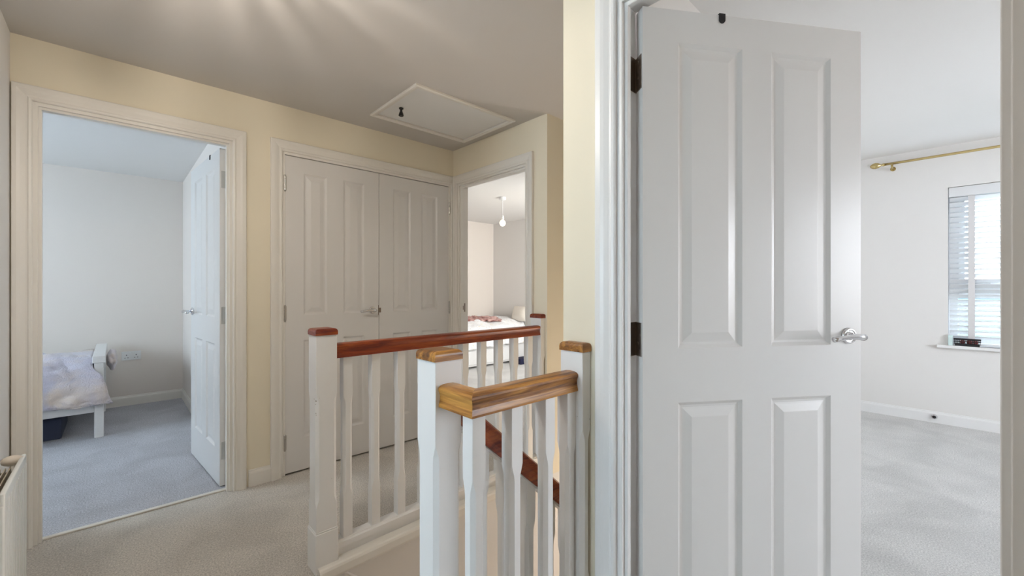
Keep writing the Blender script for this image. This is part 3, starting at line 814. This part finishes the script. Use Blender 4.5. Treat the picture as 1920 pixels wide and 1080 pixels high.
# ------------------------------------------------------------------ left bedroom furniture
bed = empty('bed', (-1.0, 5.1, 0))
tag(bed, 'white wooden single bed in the left bedroom under a fleece blanket', 'bed')
def bp(name, x0, x1, y0, y1, z0, z1, mat, bev=0.004, par=None, org=None):
    bm = bmesh.new(); box(bm, x0, x1, y0, y1, z0, z1, bev, 2)
    return link(name, local(bm, org or bed), mat, par or bed)
bp('leg', -0.118, -0.063, 4.625, 4.675, 0, 0.585, M['bed_paint'])
bp('leg', -0.118, -0.063, 5.56, 5.61, 0, 0.585, M['bed_paint'])
bp('leg', -2.06, -2.005, 4.625, 4.675, 0, 0.80, M['bed_paint'])
bp('leg', -2.06, -2.005, 5.56, 5.61, 0, 0.80, M['bed_paint'])
bp('side_rail', -2.005, -0.118, 4.635, 4.66, 0.20, 0.34, M['bed_paint'])
bp('side_rail', -2.005, -0.118, 5.575, 5.60, 0.20, 0.34, M['bed_paint'])
bp('footboard', -0.105, -0.078, 4.675, 5.56, 0.24, 0.585, M['bed_paint'])
bp('footboard_cap', -0.128, -0.053, 4.61, 5.63, 0.585, 0.640, M['bed_paint'], 0.005)
bp('headboard', -2.045, -2.02, 4.675, 5.56, 0.24, 0.80, M['bed_paint'])
bp('mattress', -1.99, -0.125, 4.665, 5.57, 0.30, 0.54, M['linen'], 0.03)
# fleece blanket
def fbm(x, y, s): return noise.fractal(Vector((x * s, y * s, 1.7)), 0.7, 2.1, 4)
bm = bmesh.new()
path = [(5.50, 0.585), (5.35, 0.60), (5.15, 0.605), (4.95, 0.60), (4.80, 0.59), (4.70, 0.575), (4.64, 0.55), (4.612, 0.50), (4.600, 0.44), (4.594, 0.38), (4.590, 0.33), (4.592, 0.295), (4.600, 0.275)]
fine = []
for a, b in zip(path[:-1], path[1:]):
    for t in range(4): fine.append((a[0] + (b[0] - a[0]) * t / 4, a[1] + (b[1] - a[1]) * t / 4))
fine.append(path[-1])
NX = 90
grid = []
for j, (y, z) in enumerate(fine):
    fj = j / (len(fine) - 1)
    tb = [(0, -0.135), (0.5, -0.13), (0.56, -0.10), (0.60, -0.068), (0.7, -0.052), (0.85, -0.032), (1.01, -0.012)]
    for (f0, a0), (f1, a1) in zip(tb[:-1], tb[1:]):
        if f0 <= fj <= f1: xr = a0 + (a1 - a0) * (fj - f0) / (f1 - f0)
    row = []
    for i in range(NX + 1):
        x = -1.5 + (xr + 1.5) * i / NX
        d = 0.05 * fbm(x, fj * 1.3, 3.0) + 0.025 * fbm(x + 3, fj * 2, 7)
        hang = max(0, min(1, (fj - 0.5) / 0.3))
        fold = 0.014 * math.sin(x * 17 + fj * 4 + 2 * fbm(x, fj, 2)) * hang
        row.append(bm.verts.new((x, y - abs(d) * 0.5 * hang - fold, z + max(-0.01, d) * (1 - hang) + hang * 0.012 * math.sin(x * 9))))
    grid.append(row)
for a, b in zip(grid[:-1], grid[1:]):
    for i in range(NX): bm.faces.new((a[i], a[i + 1], b[i + 1], b[i]))
bl = link('blanket', bm, M['fleece'], None, True)
so = bl.modifiers.new('thick', 'SOLIDIFY'); so.thickness = 0.016; so.offset = 1
tag(bl, 'fluffy lilac grey fleece blanket draped over the side of the left bed', 'blanket')
bm = bmesh.new()   # folded-under corner of the blanket
tube(bm, [(-0.24, 4.598, 0.262), (-0.17, 4.590, 0.272), (-0.10, 4.588, 0.287), (-0.05, 4.592, 0.290)], [0.012, 0.019, 0.017, 0.010], 12, 0.7)
f2 = link('blanket_fold', bm, M['fleece'], bl, True)
bm = bmesh.new()   # bunch behind the footboard
bmesh.ops.create_icosphere(bm, subdivisions=4, radius=1)
for v in bm.verts:
    n_ = noise.noise(v.co * 1.6) * 0.18 + 0.05 * math.sin(v.co.z * 9 + v.co.y * 5)
    v.co = Vector((v.co.x * 0.038, v.co.y * 0.20, v.co.z * 0.085)) * (1 + n_) + Vector((-0.018, 5.22, 0.535))
f3 = link('bunched_blanket', bm, M['fleece'], None, True)
tag(f3, 'bunched grey fleece hanging at the foot of the left bed beside the socket', 'blanket')
# sockets on the back wall
sk = empty('wall_socket', (0.12, YB - 0.005, 0.494))
tag(sk, 'white double wall socket beside the foot of the left bed', 'socket')
def sp(name, bx, mat):
    bm = bmesh.new()
    for b_ in bx: box(bm, *b_, 0.001, 1)
    return link(name, bm, mat, sk)
sp('face_plate', [(-0.073, 0.073, -0.006, 0.005, -0.043, 0.043)], M['white_plastic'])
for cx0 in (-0.036, 0.036):
    for a, w_, c_, h_ in ((-0.003, 0.006, 0.002, 0.011), (-0.015, 0.008, -0.022, 0.005), (0.007, 0.008, -0.022, 0.005)):
        sp('pin_hole', [(cx0 + a, cx0 + a + w_, -0.0068, -0.0060, c_, c_ + h_)], M['black'])
for cx0 in (-0.011, 0.011): sp('rocker_switch', [(cx0 - 0.005, cx0 + 0.005, -0.0085, -0.006, 0.018, 0.036)], M['white_plastic'])
bm = bmesh.new(); box(bm, -1.0, -0.30, 4.78, 5.35, 0.0, 0.165, 0.012, 2)
tag(link('storage_box', bm, M['rug']), 'dark low storage box under the left bed', 'box')

# ------------------------------------------------------------------ end bedroom
b3 = empty('bed', (4.0, 5.2, 0))
tag(b3, 'white divan bed in the end bedroom seen through the far balusters', 'bed')
def b3p(name, *a, bev=0.01, mat=None):
    bm = bmesh.new(); box(bm, *a, bev, 2); return link(name, local(bm, b3), mat, b3)
b3p('divan_base', 2.92, 4.86, 4.84, 5.62, 0.03, 0.30, bev=0.008, mat=M['bed_paint'])
bm = bmesh.new()
for x0, x1 in ((2.96, 3.86), (3.90, 4.60)): box(bm, x0, x1, 4.822, 4.839, 0.06, 0.26, 0.004, 1)
link('drawer_front', local(bm, b3), M['bed_paint'], b3)
b3p('mattress', 2.92, 4.86, 4.85, 5.62, 0.30, 0.50, bev=0.04, mat=M['linen'])
bm = bmesh.new()
prof = [(5.64, 0.64), (5.5, 0.665), (5.3, 0.665), (5.1, 0.65), (4.98, 0.625), (4.88, 0.58), (4.825, 0.51), (4.806, 0.43), (4.800, 0.36), (4.802, 0.30)]
fine = []
for a, b in zip(prof[:-1], prof[1:]):
    for t in range(4): fine.append((a[0] + (b[0] - a[0]) * t / 4, a[1] + (b[1] - a[1]) * t / 4))
fine.append(prof[-1])
grid = []
for j, (y, z) in enumerate(fine):
    fj = j / (len(fine) - 1)
    grid.append([bm.verts.new((2.86 + 1.96 * i / 80, y + 0.012 * math.sin(i * 0.7 + 3 * fj) * max(0, fj - 0.5) * 2, z + 0.035 * fbm(i * 0.03, fj, 3.3) * (1 if fj < 0.7 else 0.4) + (0.014 * math.sin(i * 0.33)) * (fj > 0.8))) for i in range(81)])
for a, b in zip(grid[:-1], grid[1:]):
    for i in range(80): bm.faces.new((a[i], a[i + 1], b[i + 1], b[i]))
dv = link('duvet', bm, M['duvet'], None, True)
so = dv.modifiers.new('thick', 'SOLIDIFY'); so.thickness = 0.03; so.offset = 1
tag(dv, 'white patterned duvet spread over the end bedroom bed', 'duvet')
bm = bmesh.new()
g2 = []
for j in range(36):
    row = []
    for i in range(50):
        s_, t_ = i / 49, j / 35
        x = 3.10 + 1.32 * s_ + 0.10 * fbm(s_, t_, 3); y = 4.93 + 0.42 * t_ + 0.22 * (s_ < 2) * math.sin(s_ * 3.0) * 0.5 + 0.06 * fbm(s_ + 5, t_, 4)
        row.append(bm.verts.new((x, y, 0.690 - 0.055 * max(0, (5.12 - y) / 0.2) + 0.03 * abs(fbm(s_ * 1.5, t_ * 1.5, 5)) + 0.012 * math.sin(t_ * 24 + s_ * 6))))
    g2.append(row)
for a, b in zip(g2[:-1], g2[1:]):
    for i in range(49): bm.faces.new((a[i], a[i + 1], b[i + 1], b[i]))
th = link('throw', bm, M['throw'], None, True)
so = th.modifiers.new('thick', 'SOLIDIFY'); so.thickness = 0.008; so.offset = 1
tag(th, 'crumpled dusky pink and brown throw lying on the white duvet', 'throw')
bm = bmesh.new()
bmesh.ops.create_cube(bm, size=1)
bmesh.ops.subdivide_edges(bm, edges=bm.edges[:], cuts=9, use_grid_fill=True)
for v in bm.verts:
    x, y, z = v.co * 2
    e = (1 - abs(y) ** 4) * (1 - abs(z) ** 4)
    v.co = Vector((x * (0.012 + 0.06 * e), y * 0.17, z * 0.12))
bmesh.ops.rotate(bm, verts=bm.verts[:], cent=(0, 0, 0), matrix=Matrix.Rotation(0.35, 3, 'Y'))
bmesh.ops.translate(bm, verts=bm.verts[:], vec=(4.785, 4.90, 0.755))
tag(link('pillow', bm, M['pillow'], None, True), 'cream pillow propped against the wall at the head of the white bed', 'pillow')
bm = bmesh.new(); box(bm, 4.50, 4.86, 4.60, 4.79, 0.0, 0.085, 0.01, 2)
tag(link('storage_box', bm, M['navy']), 'low navy box on the carpet beside the white bed', 'box')
# pendant
pd = empty('pendant_light', (3.52, 3.92, H))
tag(pd, 'bare lit bulb hanging on a white cord from the end bedroom ceiling', 'pendant light')
bm = bmesh.new(); lathe(bm, [(0.040, 0), (0.042, -0.008), (0.040, -0.030), (0.034, -0.034), (0.008, -0.038), (0.005, -0.05)], (0, 0, 0), 28); link('ceiling_rose', bm, M['white_plastic'], pd)
bm = bmesh.new(); tube(bm, [(0, 0, -0.04), (0, 0, -0.235)], 0.0032, 8); link('cord', bm, M['white_plastic'], pd)
bm = bmesh.new(); lathe(bm, [(0.006, -0.225), (0.014, -0.235), (0.016, -0.245), (0.016, -0.260), (0.020, -0.262), (0.020, -0.268), (0.014, -0.270), (0.014, -0.284)], (0, 0, 0), 24); link('lamp_holder', bm, M['white_plastic'], pd)
bm = bmesh.new()
lathe(bm, [(0.013, -0.284), (0.022, -0.290), (0.033, -0.304), (0.0375, -0.322), (0.033, -0.341), (0.020, -0.355), (0.005, -0.359)], (0, 0, 0), 28); link('bulb', bm, M['bulb'], pd, True)
pl = bpy.data.lights.new('bulb_light', 'POINT'); pl.energy = 1.0; pl.color = (1, 0.86, 0.66); pl.shadow_soft_size = 0.04
po = bpy.data.objects.new('bulb_light', pl); po.location = (3.52, 3.92, 1.90); C.objects.link(po)

# ------------------------------------------------------------------ hall ceiling lamp (just above the view)
hl = empty('ceiling_light', (0.15, 1.45, H))
tag(hl, 'flush hall ceiling light with a ring of glass prisms, above the landing', 'ceiling light')
bm = bmesh.new(); lathe(bm, [(0.07, 0), (0.075, -0.01), (0.06, -0.022), (0.02, -0.026)], (0, 0, 0), 32); link('ceiling_plate', bm, M['chrome'], hl)
bm = bmesh.new(); lathe(bm, [(0.012, -0.02), (0.013, -0.07), (0.010, -0.075)], (0, 0, 0), 16); link('lamp_holder', bm, M['white_plastic'], hl)
bm = bmesh.new()
for k in range(22):
    a = 2 * PI * k / 22 + random.uniform(-0.06, 0.06)
    r0 = 0.085; c_, s_ = math.cos(a), math.sin(a)
    wd = random.uniform(0.003, 0.0105)
    p = [(r0 * c_ - wd * s_, r0 * s_ + wd * c_), (r0 * c_ + wd * s_, r0 * s_ - wd * c_), ((r0 + 0.008) * c_, (r0 + 0.008) * s_)]
    rings(bm, [[(x, y, -0.025) for x, y in p], [(x, y, -0.225 - 0.02 * (k % 2)) for x, y in p]])
link('glass_prisms', bm, M['prism'], hl)
bm = bmesh.new(); rect_ring = [(0.080, -0.022), (0.096, -0.022), (0.096, -0.030), (0.080, -0.030)]
vs = []
n = 40
for k in range(n):
    a = 2 * PI * k / n
    vs.append([bm.verts.new((r * math.cos(a), r * math.sin(a), z)) for r, z in rect_ring])
for k in range(n):
    a, b = vs[k], vs[(k + 1) % n]
    for i in range(4): bm.faces.new((a[i], a[(i + 1) % 4], b[(i + 1) % 4], b[i]))
link('rim', bm, M['chrome'], hl)
bm = bmesh.new(); lathe(bm, [(0.009, -0.072), (0.012, -0.105), (0.015, -0.12), (0.012, -0.14), (0.003, -0.146)], (0, 0, 0), 20); link('bulb', bm, M['bulb'], hl, True)
pl = bpy.data.lights.new('hall_lamp_light', 'POINT'); pl.energy = 21.5; pl.color = (1, 0.93, 0.84); pl.shadow_soft_size = 0.012
po = bpy.data.objects.new('hall_lamp_light', pl); po.location = (0.15, 1.45, H - 0.225); C.objects.link(po)

# added fill lamp behind the camera, brightens the right door
h2 = empty('ceiling_light', (0.45, -0.95, H))
tag(h2, 'added opal fill light of the hall, unseen behind the camera', 'ceiling light')
bm = bmesh.new(); lathe(bm, [(0.10, 0), (0.11, -0.01), (0.11, -0.02), (0.10, -0.022)], (0, 0, 0), 32); link('ceiling_plate', bm, M['white_plastic'], h2)
bm = bmesh.new(); lathe(bm, [(0.10, -0.0225), (0.105, -0.04), (0.095, -0.065), (0.06, -0.085), (0.01, -0.09)], (0, 0, 0), 32); link('diffuser', bm, M['bulb'], h2, True)
pl = bpy.data.lights.new('rear_hall_fill_light', 'POINT'); pl.energy = 3.0; pl.color = (1, 0.88, 0.76); pl.shadow_soft_size = 0.09
po = bpy.data.objects.new('rear_hall_fill_light', pl); po.location = (0.45, -0.95, H - 0.20); C.objects.link(po)

# added lamp down the flight, out of view, brightens the stairwell wall
sl = empty('stair_fill_lamp', (3.40, 1.40, -0.30))
tag(sl, 'added opal fill lamp at the foot of the stairs, out of view', 'wall light')
bm = bmesh.new(); lathe(bm, [(0.06, 0.02), (0.06, 0.0), (0.05, -0.01)], (0, 0, 0), 24, 'X'); link('back_plate', bm, M['chrome'], sl)
bm = bmesh.new(); lathe(bm, [(0.02, -0.01), (0.07, -0.03), (0.08, -0.06), (0.05, -0.09), (0.01, -0.10)], (0, 0, 0), 24, 'X'); link('diffuser', bm, M['bulb'], sl, True)
pl = bpy.data.lights.new('stair_fill_light', 'POINT'); pl.energy = 25; pl.color = (1, 0.91, 0.86); pl.shadow_soft_size = 0.06
po = bpy.data.objects.new('stair_fill_light', pl); po.location = (3.22, 1.40, -0.30); C.objects.link(po)

# ------------------------------------------------------------------ front room window
WY0, WY1, WZ0, WZ1 = -1.14, 0.085, 0.68, 2.03
wf = empty('window_1', (UW + 0.15, 0, WZ0))
tag(wf, 'white framed window behind the blind in the front room', 'window', kind='structure')
bm = bmesh.new()
fx0, fx1 = UW + 0.12, UW + 0.18
for a in ((WY0, WY0 + 0.06, WZ0, WZ1), (WY1 - 0.06, WY1, WZ0, WZ1), (WY0 + 0.06, WY1 - 0.06, WZ0, WZ0 + 0.06), (WY0 + 0.06, WY1 - 0.06, WZ1 - 0.06, WZ1)):
    box(bm, fx0, fx1, a[0], a[1], a[2], a[3], 0.003, 1)
box(bm, fx0 + 0.001, fx1 - 0.001, WY0 + 0.06, WY1 - 0.06, 1.10, 1.19, 0.003, 1)
link('window_frame', local(bm, wf), M['upvc'], wf)
bm = bmesh.new()
for z0, z1 in ((1.19, WZ1 - 0.06),):
    for a in ((WY0 + 0.06, WY0 + 0.10, z0, z1), (WY1 - 0.10, WY1 - 0.06, z0, z1), (WY0 + 0.10, WY1 - 0.10, z0, z0 + 0.04), (WY0 + 0.10, WY1 - 0.10, z1 - 0.04, z1)):
        box(bm, fx0 - 0.010, fx0 + 0.03, a[0], a[1], a[2], a[3], 0.003, 1)
link('sash', local(bm, wf), M['upvc'], wf)
bm = bmesh.new(); box(bm, fx0 - 0.034, fx0 - 0.012, -0.075, -0.055, 1.205, 1.225, 0.003, 1); box(bm, fx0 - 0.040, fx0 - 0.028, -0.16, -0.055, 1.207, 1.223, 0.003, 1)
link('window_handle', local(bm, wf), M['steel'], wf)
bm = bmesh.new(); box(bm, fx0 + 0.025, fx0 + 0.031, WY0 + 0.05, WY1 - 0.05, WZ0 + 0.05, WZ1 - 0.05)
link('pane', local(bm, wf), M['glass'], wf)
bm = bmesh.new(); box(bm, UW - 0.035, UW + 0.12, WY0 + 0.001, WY1 - 0.001, WZ0 - 0.0, WZ0 + 0.003); box(bm, UW - 0.035, UW, WY0 - 0.07, WY1 + 0.068, WZ0 - 0.024, WZ0 + 0.003, 0.006, 2)
tag(link('window_sill', bm, M['gloss']), 'white window sill below the blind in the front room', 'window sill', kind='structure')
# venetian blind
vb = empty('venetian_blind', (UW + 0.045, (WY0 + WY1) / 2, WZ1))
tag(vb, 'white venetian blind with wide tapes in the front room window', 'blind')
bm = bmesh.new(); box(bm, UW + 0.02, UW + 0.075, WY0 + 0.008, WY1 - 0.008, WZ1 - 0.055, WZ1 - 0.004, 0.003, 1); link('headrail', local(bm, vb), M['slat'], vb)
bm = bmesh.new(); box(bm, UW + 0.006, UW + 0.014, WY0 + 0.004, WY1 - 0.004, WZ1 - 0.085, WZ1 - 0.004, 0.003, 2); link('valance', local(bm, vb), M['slat'], vb)
bm = bmesh.new()
ang = math.radians(-36)
zz = WZ1 - 0.105; k = 0
while zz > WZ0 + 0.05:
    c_, s_ = math.cos(ang) * 0.025, math.sin(ang) * 0.025
    xc = UW + 0.047
    q = [(xc - c_, zz - s_ - 0.0015), (xc + c_, zz + s_ - 0.0015), (xc + c_, zz + s_ + 0.0015), (xc - c_, zz - s_ + 0.0015)]
    rings(bm, [[(a, y, b) for a, b in q] for y in (WY0 + 0.01, WY1 - 0.01)])
    zz -= 0.0435
link('slats', local(bm, vb), M['slat'], vb)
for yc in (-0.052, -0.527, -1.002):
    bm = bmesh.new()
    for xx in (UW + 0.019, UW + 0.074): box(bm, xx, xx + 0.0012, yc - 0.0195, yc + 0.0195, WZ0 + 0.02, WZ1 - 0.05)
    link('ladder_tape', local(bm, vb), M['tape'], vb)
bm = bmesh.new(); box(bm, UW + 0.022, UW + 0.072, WY0 + 0.01, WY1 - 0.01, WZ0 + 0.010, WZ0 + 0.028, 0.004, 2); link('bottom_rail', local(bm, vb), M['slat'], vb)
# things on the sill
bk = empty('basket', (UW - 0.018, -0.02, WZ0 + 0.003))
def basket():
    bm = bmesh.new()
    # flat strips so it reads as openwork: base, rims and uprights
    L, D0, D1, hh = 0.085, 0.018, 0.0, 0.062
    x0, x1, y0, y1 = -0.015, 0.030, -0.085, 0.072
    box(bm, x0 + 0.004, x1 - 0.004, y0 + 0.008, y1 - 0.008, 0, 0.022, 0.001, 1)
    for z0, z1 in ((0.050, 0.062), (0.036, 0.040)):
        box(bm, x0, x0 + 0.003, y0, y1, z0, z1); box(bm, x1 - 0.003, x1, y0, y1, z0, z1)
        box(bm, x0, x1, y0, y0 + 0.003, z0, z1); box(bm, x0, x1, y1 - 0.003, y1, z0, z1)
    for k in range(15):
        y = y0 + 0.004 + k * (y1 - y0 - 0.010) / 14
        for x in (x0, x1 - 0.002): box(bm, x, x + 0.002, y, y + 0.003, 0.015, 0.055)
    return bm
link('basket_body', basket(), M['black'], bk)
tag(bk, 'small black openwork basket on the front room window sill', 'basket')
bm = bmesh.new()
for k, (y, r0) in enumerate(((-0.055, 0.014), (-0.02, 0.017), (0.02, 0.015))):
    lathe(bm, [(r0 * 0.8, 0.0225), (r0, 0.03), (r0, 0.042), (r0 * 0.6, 0.048)], (UW - 0.018 + 0.008, -0.02 + y, WZ0 + 0.003), 14)
tag(link('trinkets', bm, M['red_tin']), 'dark red trinkets inside the black basket', 'trinkets', kind='stuff')
bm = bmesh.new(); box(bm, UW - 0.028, UW - 0.002, 0.056, 0.083, WZ0 + 0.003, WZ0 + 0.090, 0.002, 1)
tag(link('small_box', bm, M['mint']), 'pale mint box on the sill left of the black basket', 'box')
# curtain pole
cp = empty('curtain_pole', (UW - 0.09, 0, 2.293))
tag(cp, 'brass curtain pole above the front room window', 'curtain pole')
bm = bmesh.new(); tube(bm, [(0, 0.50, 0), (0, -1.75, 0)], 0.011, 18); link('pole', bm, M['brass'], cp, True)
bm = bmesh.new(); lathe(bm, [(0.012, 0.485), (0.014, 0.49), (0.012, 0.50), (0.008, 0.507), (0.012, 0.513), (0.023, 0.528), (0.028, 0.548), (0.024, 0.568), (0.012, 0.583), (0.002, 0.588)], (0, 0, 0), 24, 'Y'); link('finial', bm, M['brass'], cp, True)
for y in (0.435, -0.53, -1.6):
    bm = bmesh.new(); box(bm, -0.013, 0.010, y - 0.008, y + 0.008, -0.016, -0.010, 0.001, 1); box(bm, 0.0, 0.012, y - 0.008, y + 0.008, -0.040, -0.010, 0.002, 1)
    box(bm, 0.008, 0.088, y - 0.006, y + 0.006, -0.040, -0.028, 0.002, 1); lathe(bm, [(0.020, 0.084), (0.020, 0.090)], (0, y, -0.034), 18, 'X')
    link('bracket', bm, M['brass'], cp)
# pipe outlet on the skirting
bm = bmesh.new()
lathe(bm, [(0.0, 0), (0.020, 0), (0.022, -0.006), (0.016, -0.022), (0.0125, -0.022), (0.0125, -0.010)], (UW - 0.014, 0.167, 0.054), 24, 'X')
ds = link('door_stop', bm, M['chrome'], None)
bm = bmesh.new(); lathe(bm, [(0.012, -0.010), (0.012, -0.024), (0.008, -0.028)], (UW - 0.014, 0.167, 0.054), 20, 'X'); link('rubber_buffer', bm, M['black'], ds)
tag(ds, 'round chrome door stop with black buffer on the front room skirting', 'door stop')

# ------------------------------------------------------------------ other windows (out of view, some added only to light the rooms)
def simple_window(name, axis_x, y0, y1, z0, z1, label):
    t = empty(name, (axis_x, (y0 + y1) / 2, z0))
    bm = bmesh.new()
    for a in ((y0, y0 + 0.05, z0, z1), (y1 - 0.05, y1, z0, z1), (y0 + 0.05, y1 - 0.05, z0, z0 + 0.05), (y0 + 0.05, y1 - 0.05, z1 - 0.05, z1), ((y0 + y1) / 2 - 0.03, (y0 + y1) / 2 + 0.03, z0 + 0.05, z1 - 0.05)):
        box(bm, axis_x - 0.03, axis_x + 0.03, a[0], a[1], a[2], a[3], 0.003, 1)
    link('window_frame', local(bm, t), M['upvc'], t)
    bm = bmesh.new(); box(bm, axis_x - 0.003, axis_x + 0.003, y0 + 0.04, y1 - 0.04, z0 + 0.04, z1 - 0.04); link('pane', local(bm, t), M['glass'], t)
    tag(t, label, 'window', kind='structure')
simple_window('window_2', -2.55, 3.6, 4.9, 0.85, 2.05, 'window of the left bedroom, out of view')
t3 = empty('added_window_3', (4.2, 1.89, 0.75))  # added opening, placed so light reaches the end bedroom back wall
bm = bmesh.new()
for a in ((3.62, 3.67, 0.75, 2.10), (4.73, 4.78, 0.75, 2.10), (3.67, 4.73, 0.75, 0.80), (3.67, 4.73, 2.05, 2.10), (4.17, 4.23, 0.80, 2.05)):
    box(bm, a[0], a[1], 1.86, 1.91, a[2], a[3], 0.003, 1)
link('window_frame', local(bm, t3), M['upvc'], t3)
bm = bmesh.new(); box(bm, 3.66, 4.74, 1.882, 1.888, 0.79, 2.06); link('pane', local(bm, t3), M['glass'], t3)
tag(t3, 'added window that lights the end bedroom, out of view', 'window', kind='structure')
bm = bmesh.new()
t5 = empty('added_window_5', (3.2, -2.85, 0.75))  # added opening, put in to brighten the front room
for a in ((2.3, 2.35, 0.75, 2.05), (4.05, 4.1, 0.75, 2.05), (2.35, 4.05, 0.75, 0.80), (2.35, 4.05, 2.0, 2.05), (3.17, 3.23, 0.80, 2.0)):
    box(bm, a[0], a[1], -2.83, -2.80, a[2], a[3], 0.003, 1)
link('window_frame', local(bm, t5), M['upvc'], t5)
bm = bmesh.new(); box(bm, 2.34, 4.06, -2.818, -2.812, 0.79, 2.01); link('pane', local(bm, t5), M['glass'], t5)
tag(t5, 'added second window that lights the front room, out of view', 'window', kind='structure')
simple_window('window_4', -2.25, 0.6, 1.5, 0.7, 1.9, 'window of the room behind the camera')

# ------------------------------------------------------------------ outside
bm = bmesh.new(); box(bm, 6.5, 300, -160, 120, -3.4, -3.0)
tag(link('ground', bm, M['grass']), 'green fields outside, seen between the blind slats', 'ground', kind='structure')
bm = bmesh.new()
rs = []
for k in range(61):
    y = -160 + 280 * k / 60
    hgt = 5.0 + 2.0 * noise.noise(Vector((y * 0.03, 0, 0))) + 1.0 * noise.noise(Vector((y * 0.11, 3, 0)))
    rs.append([(240, y, -3.0), (252, y, hgt * 0.7), (262, y, hgt), (280, y, hgt * 0.8), (296, y, -3.0)])
rings(bm, rs)
tag(link('hills', bm, M['hill']), 'blue distant hills on the horizon outside the window', 'hills', kind='structure')
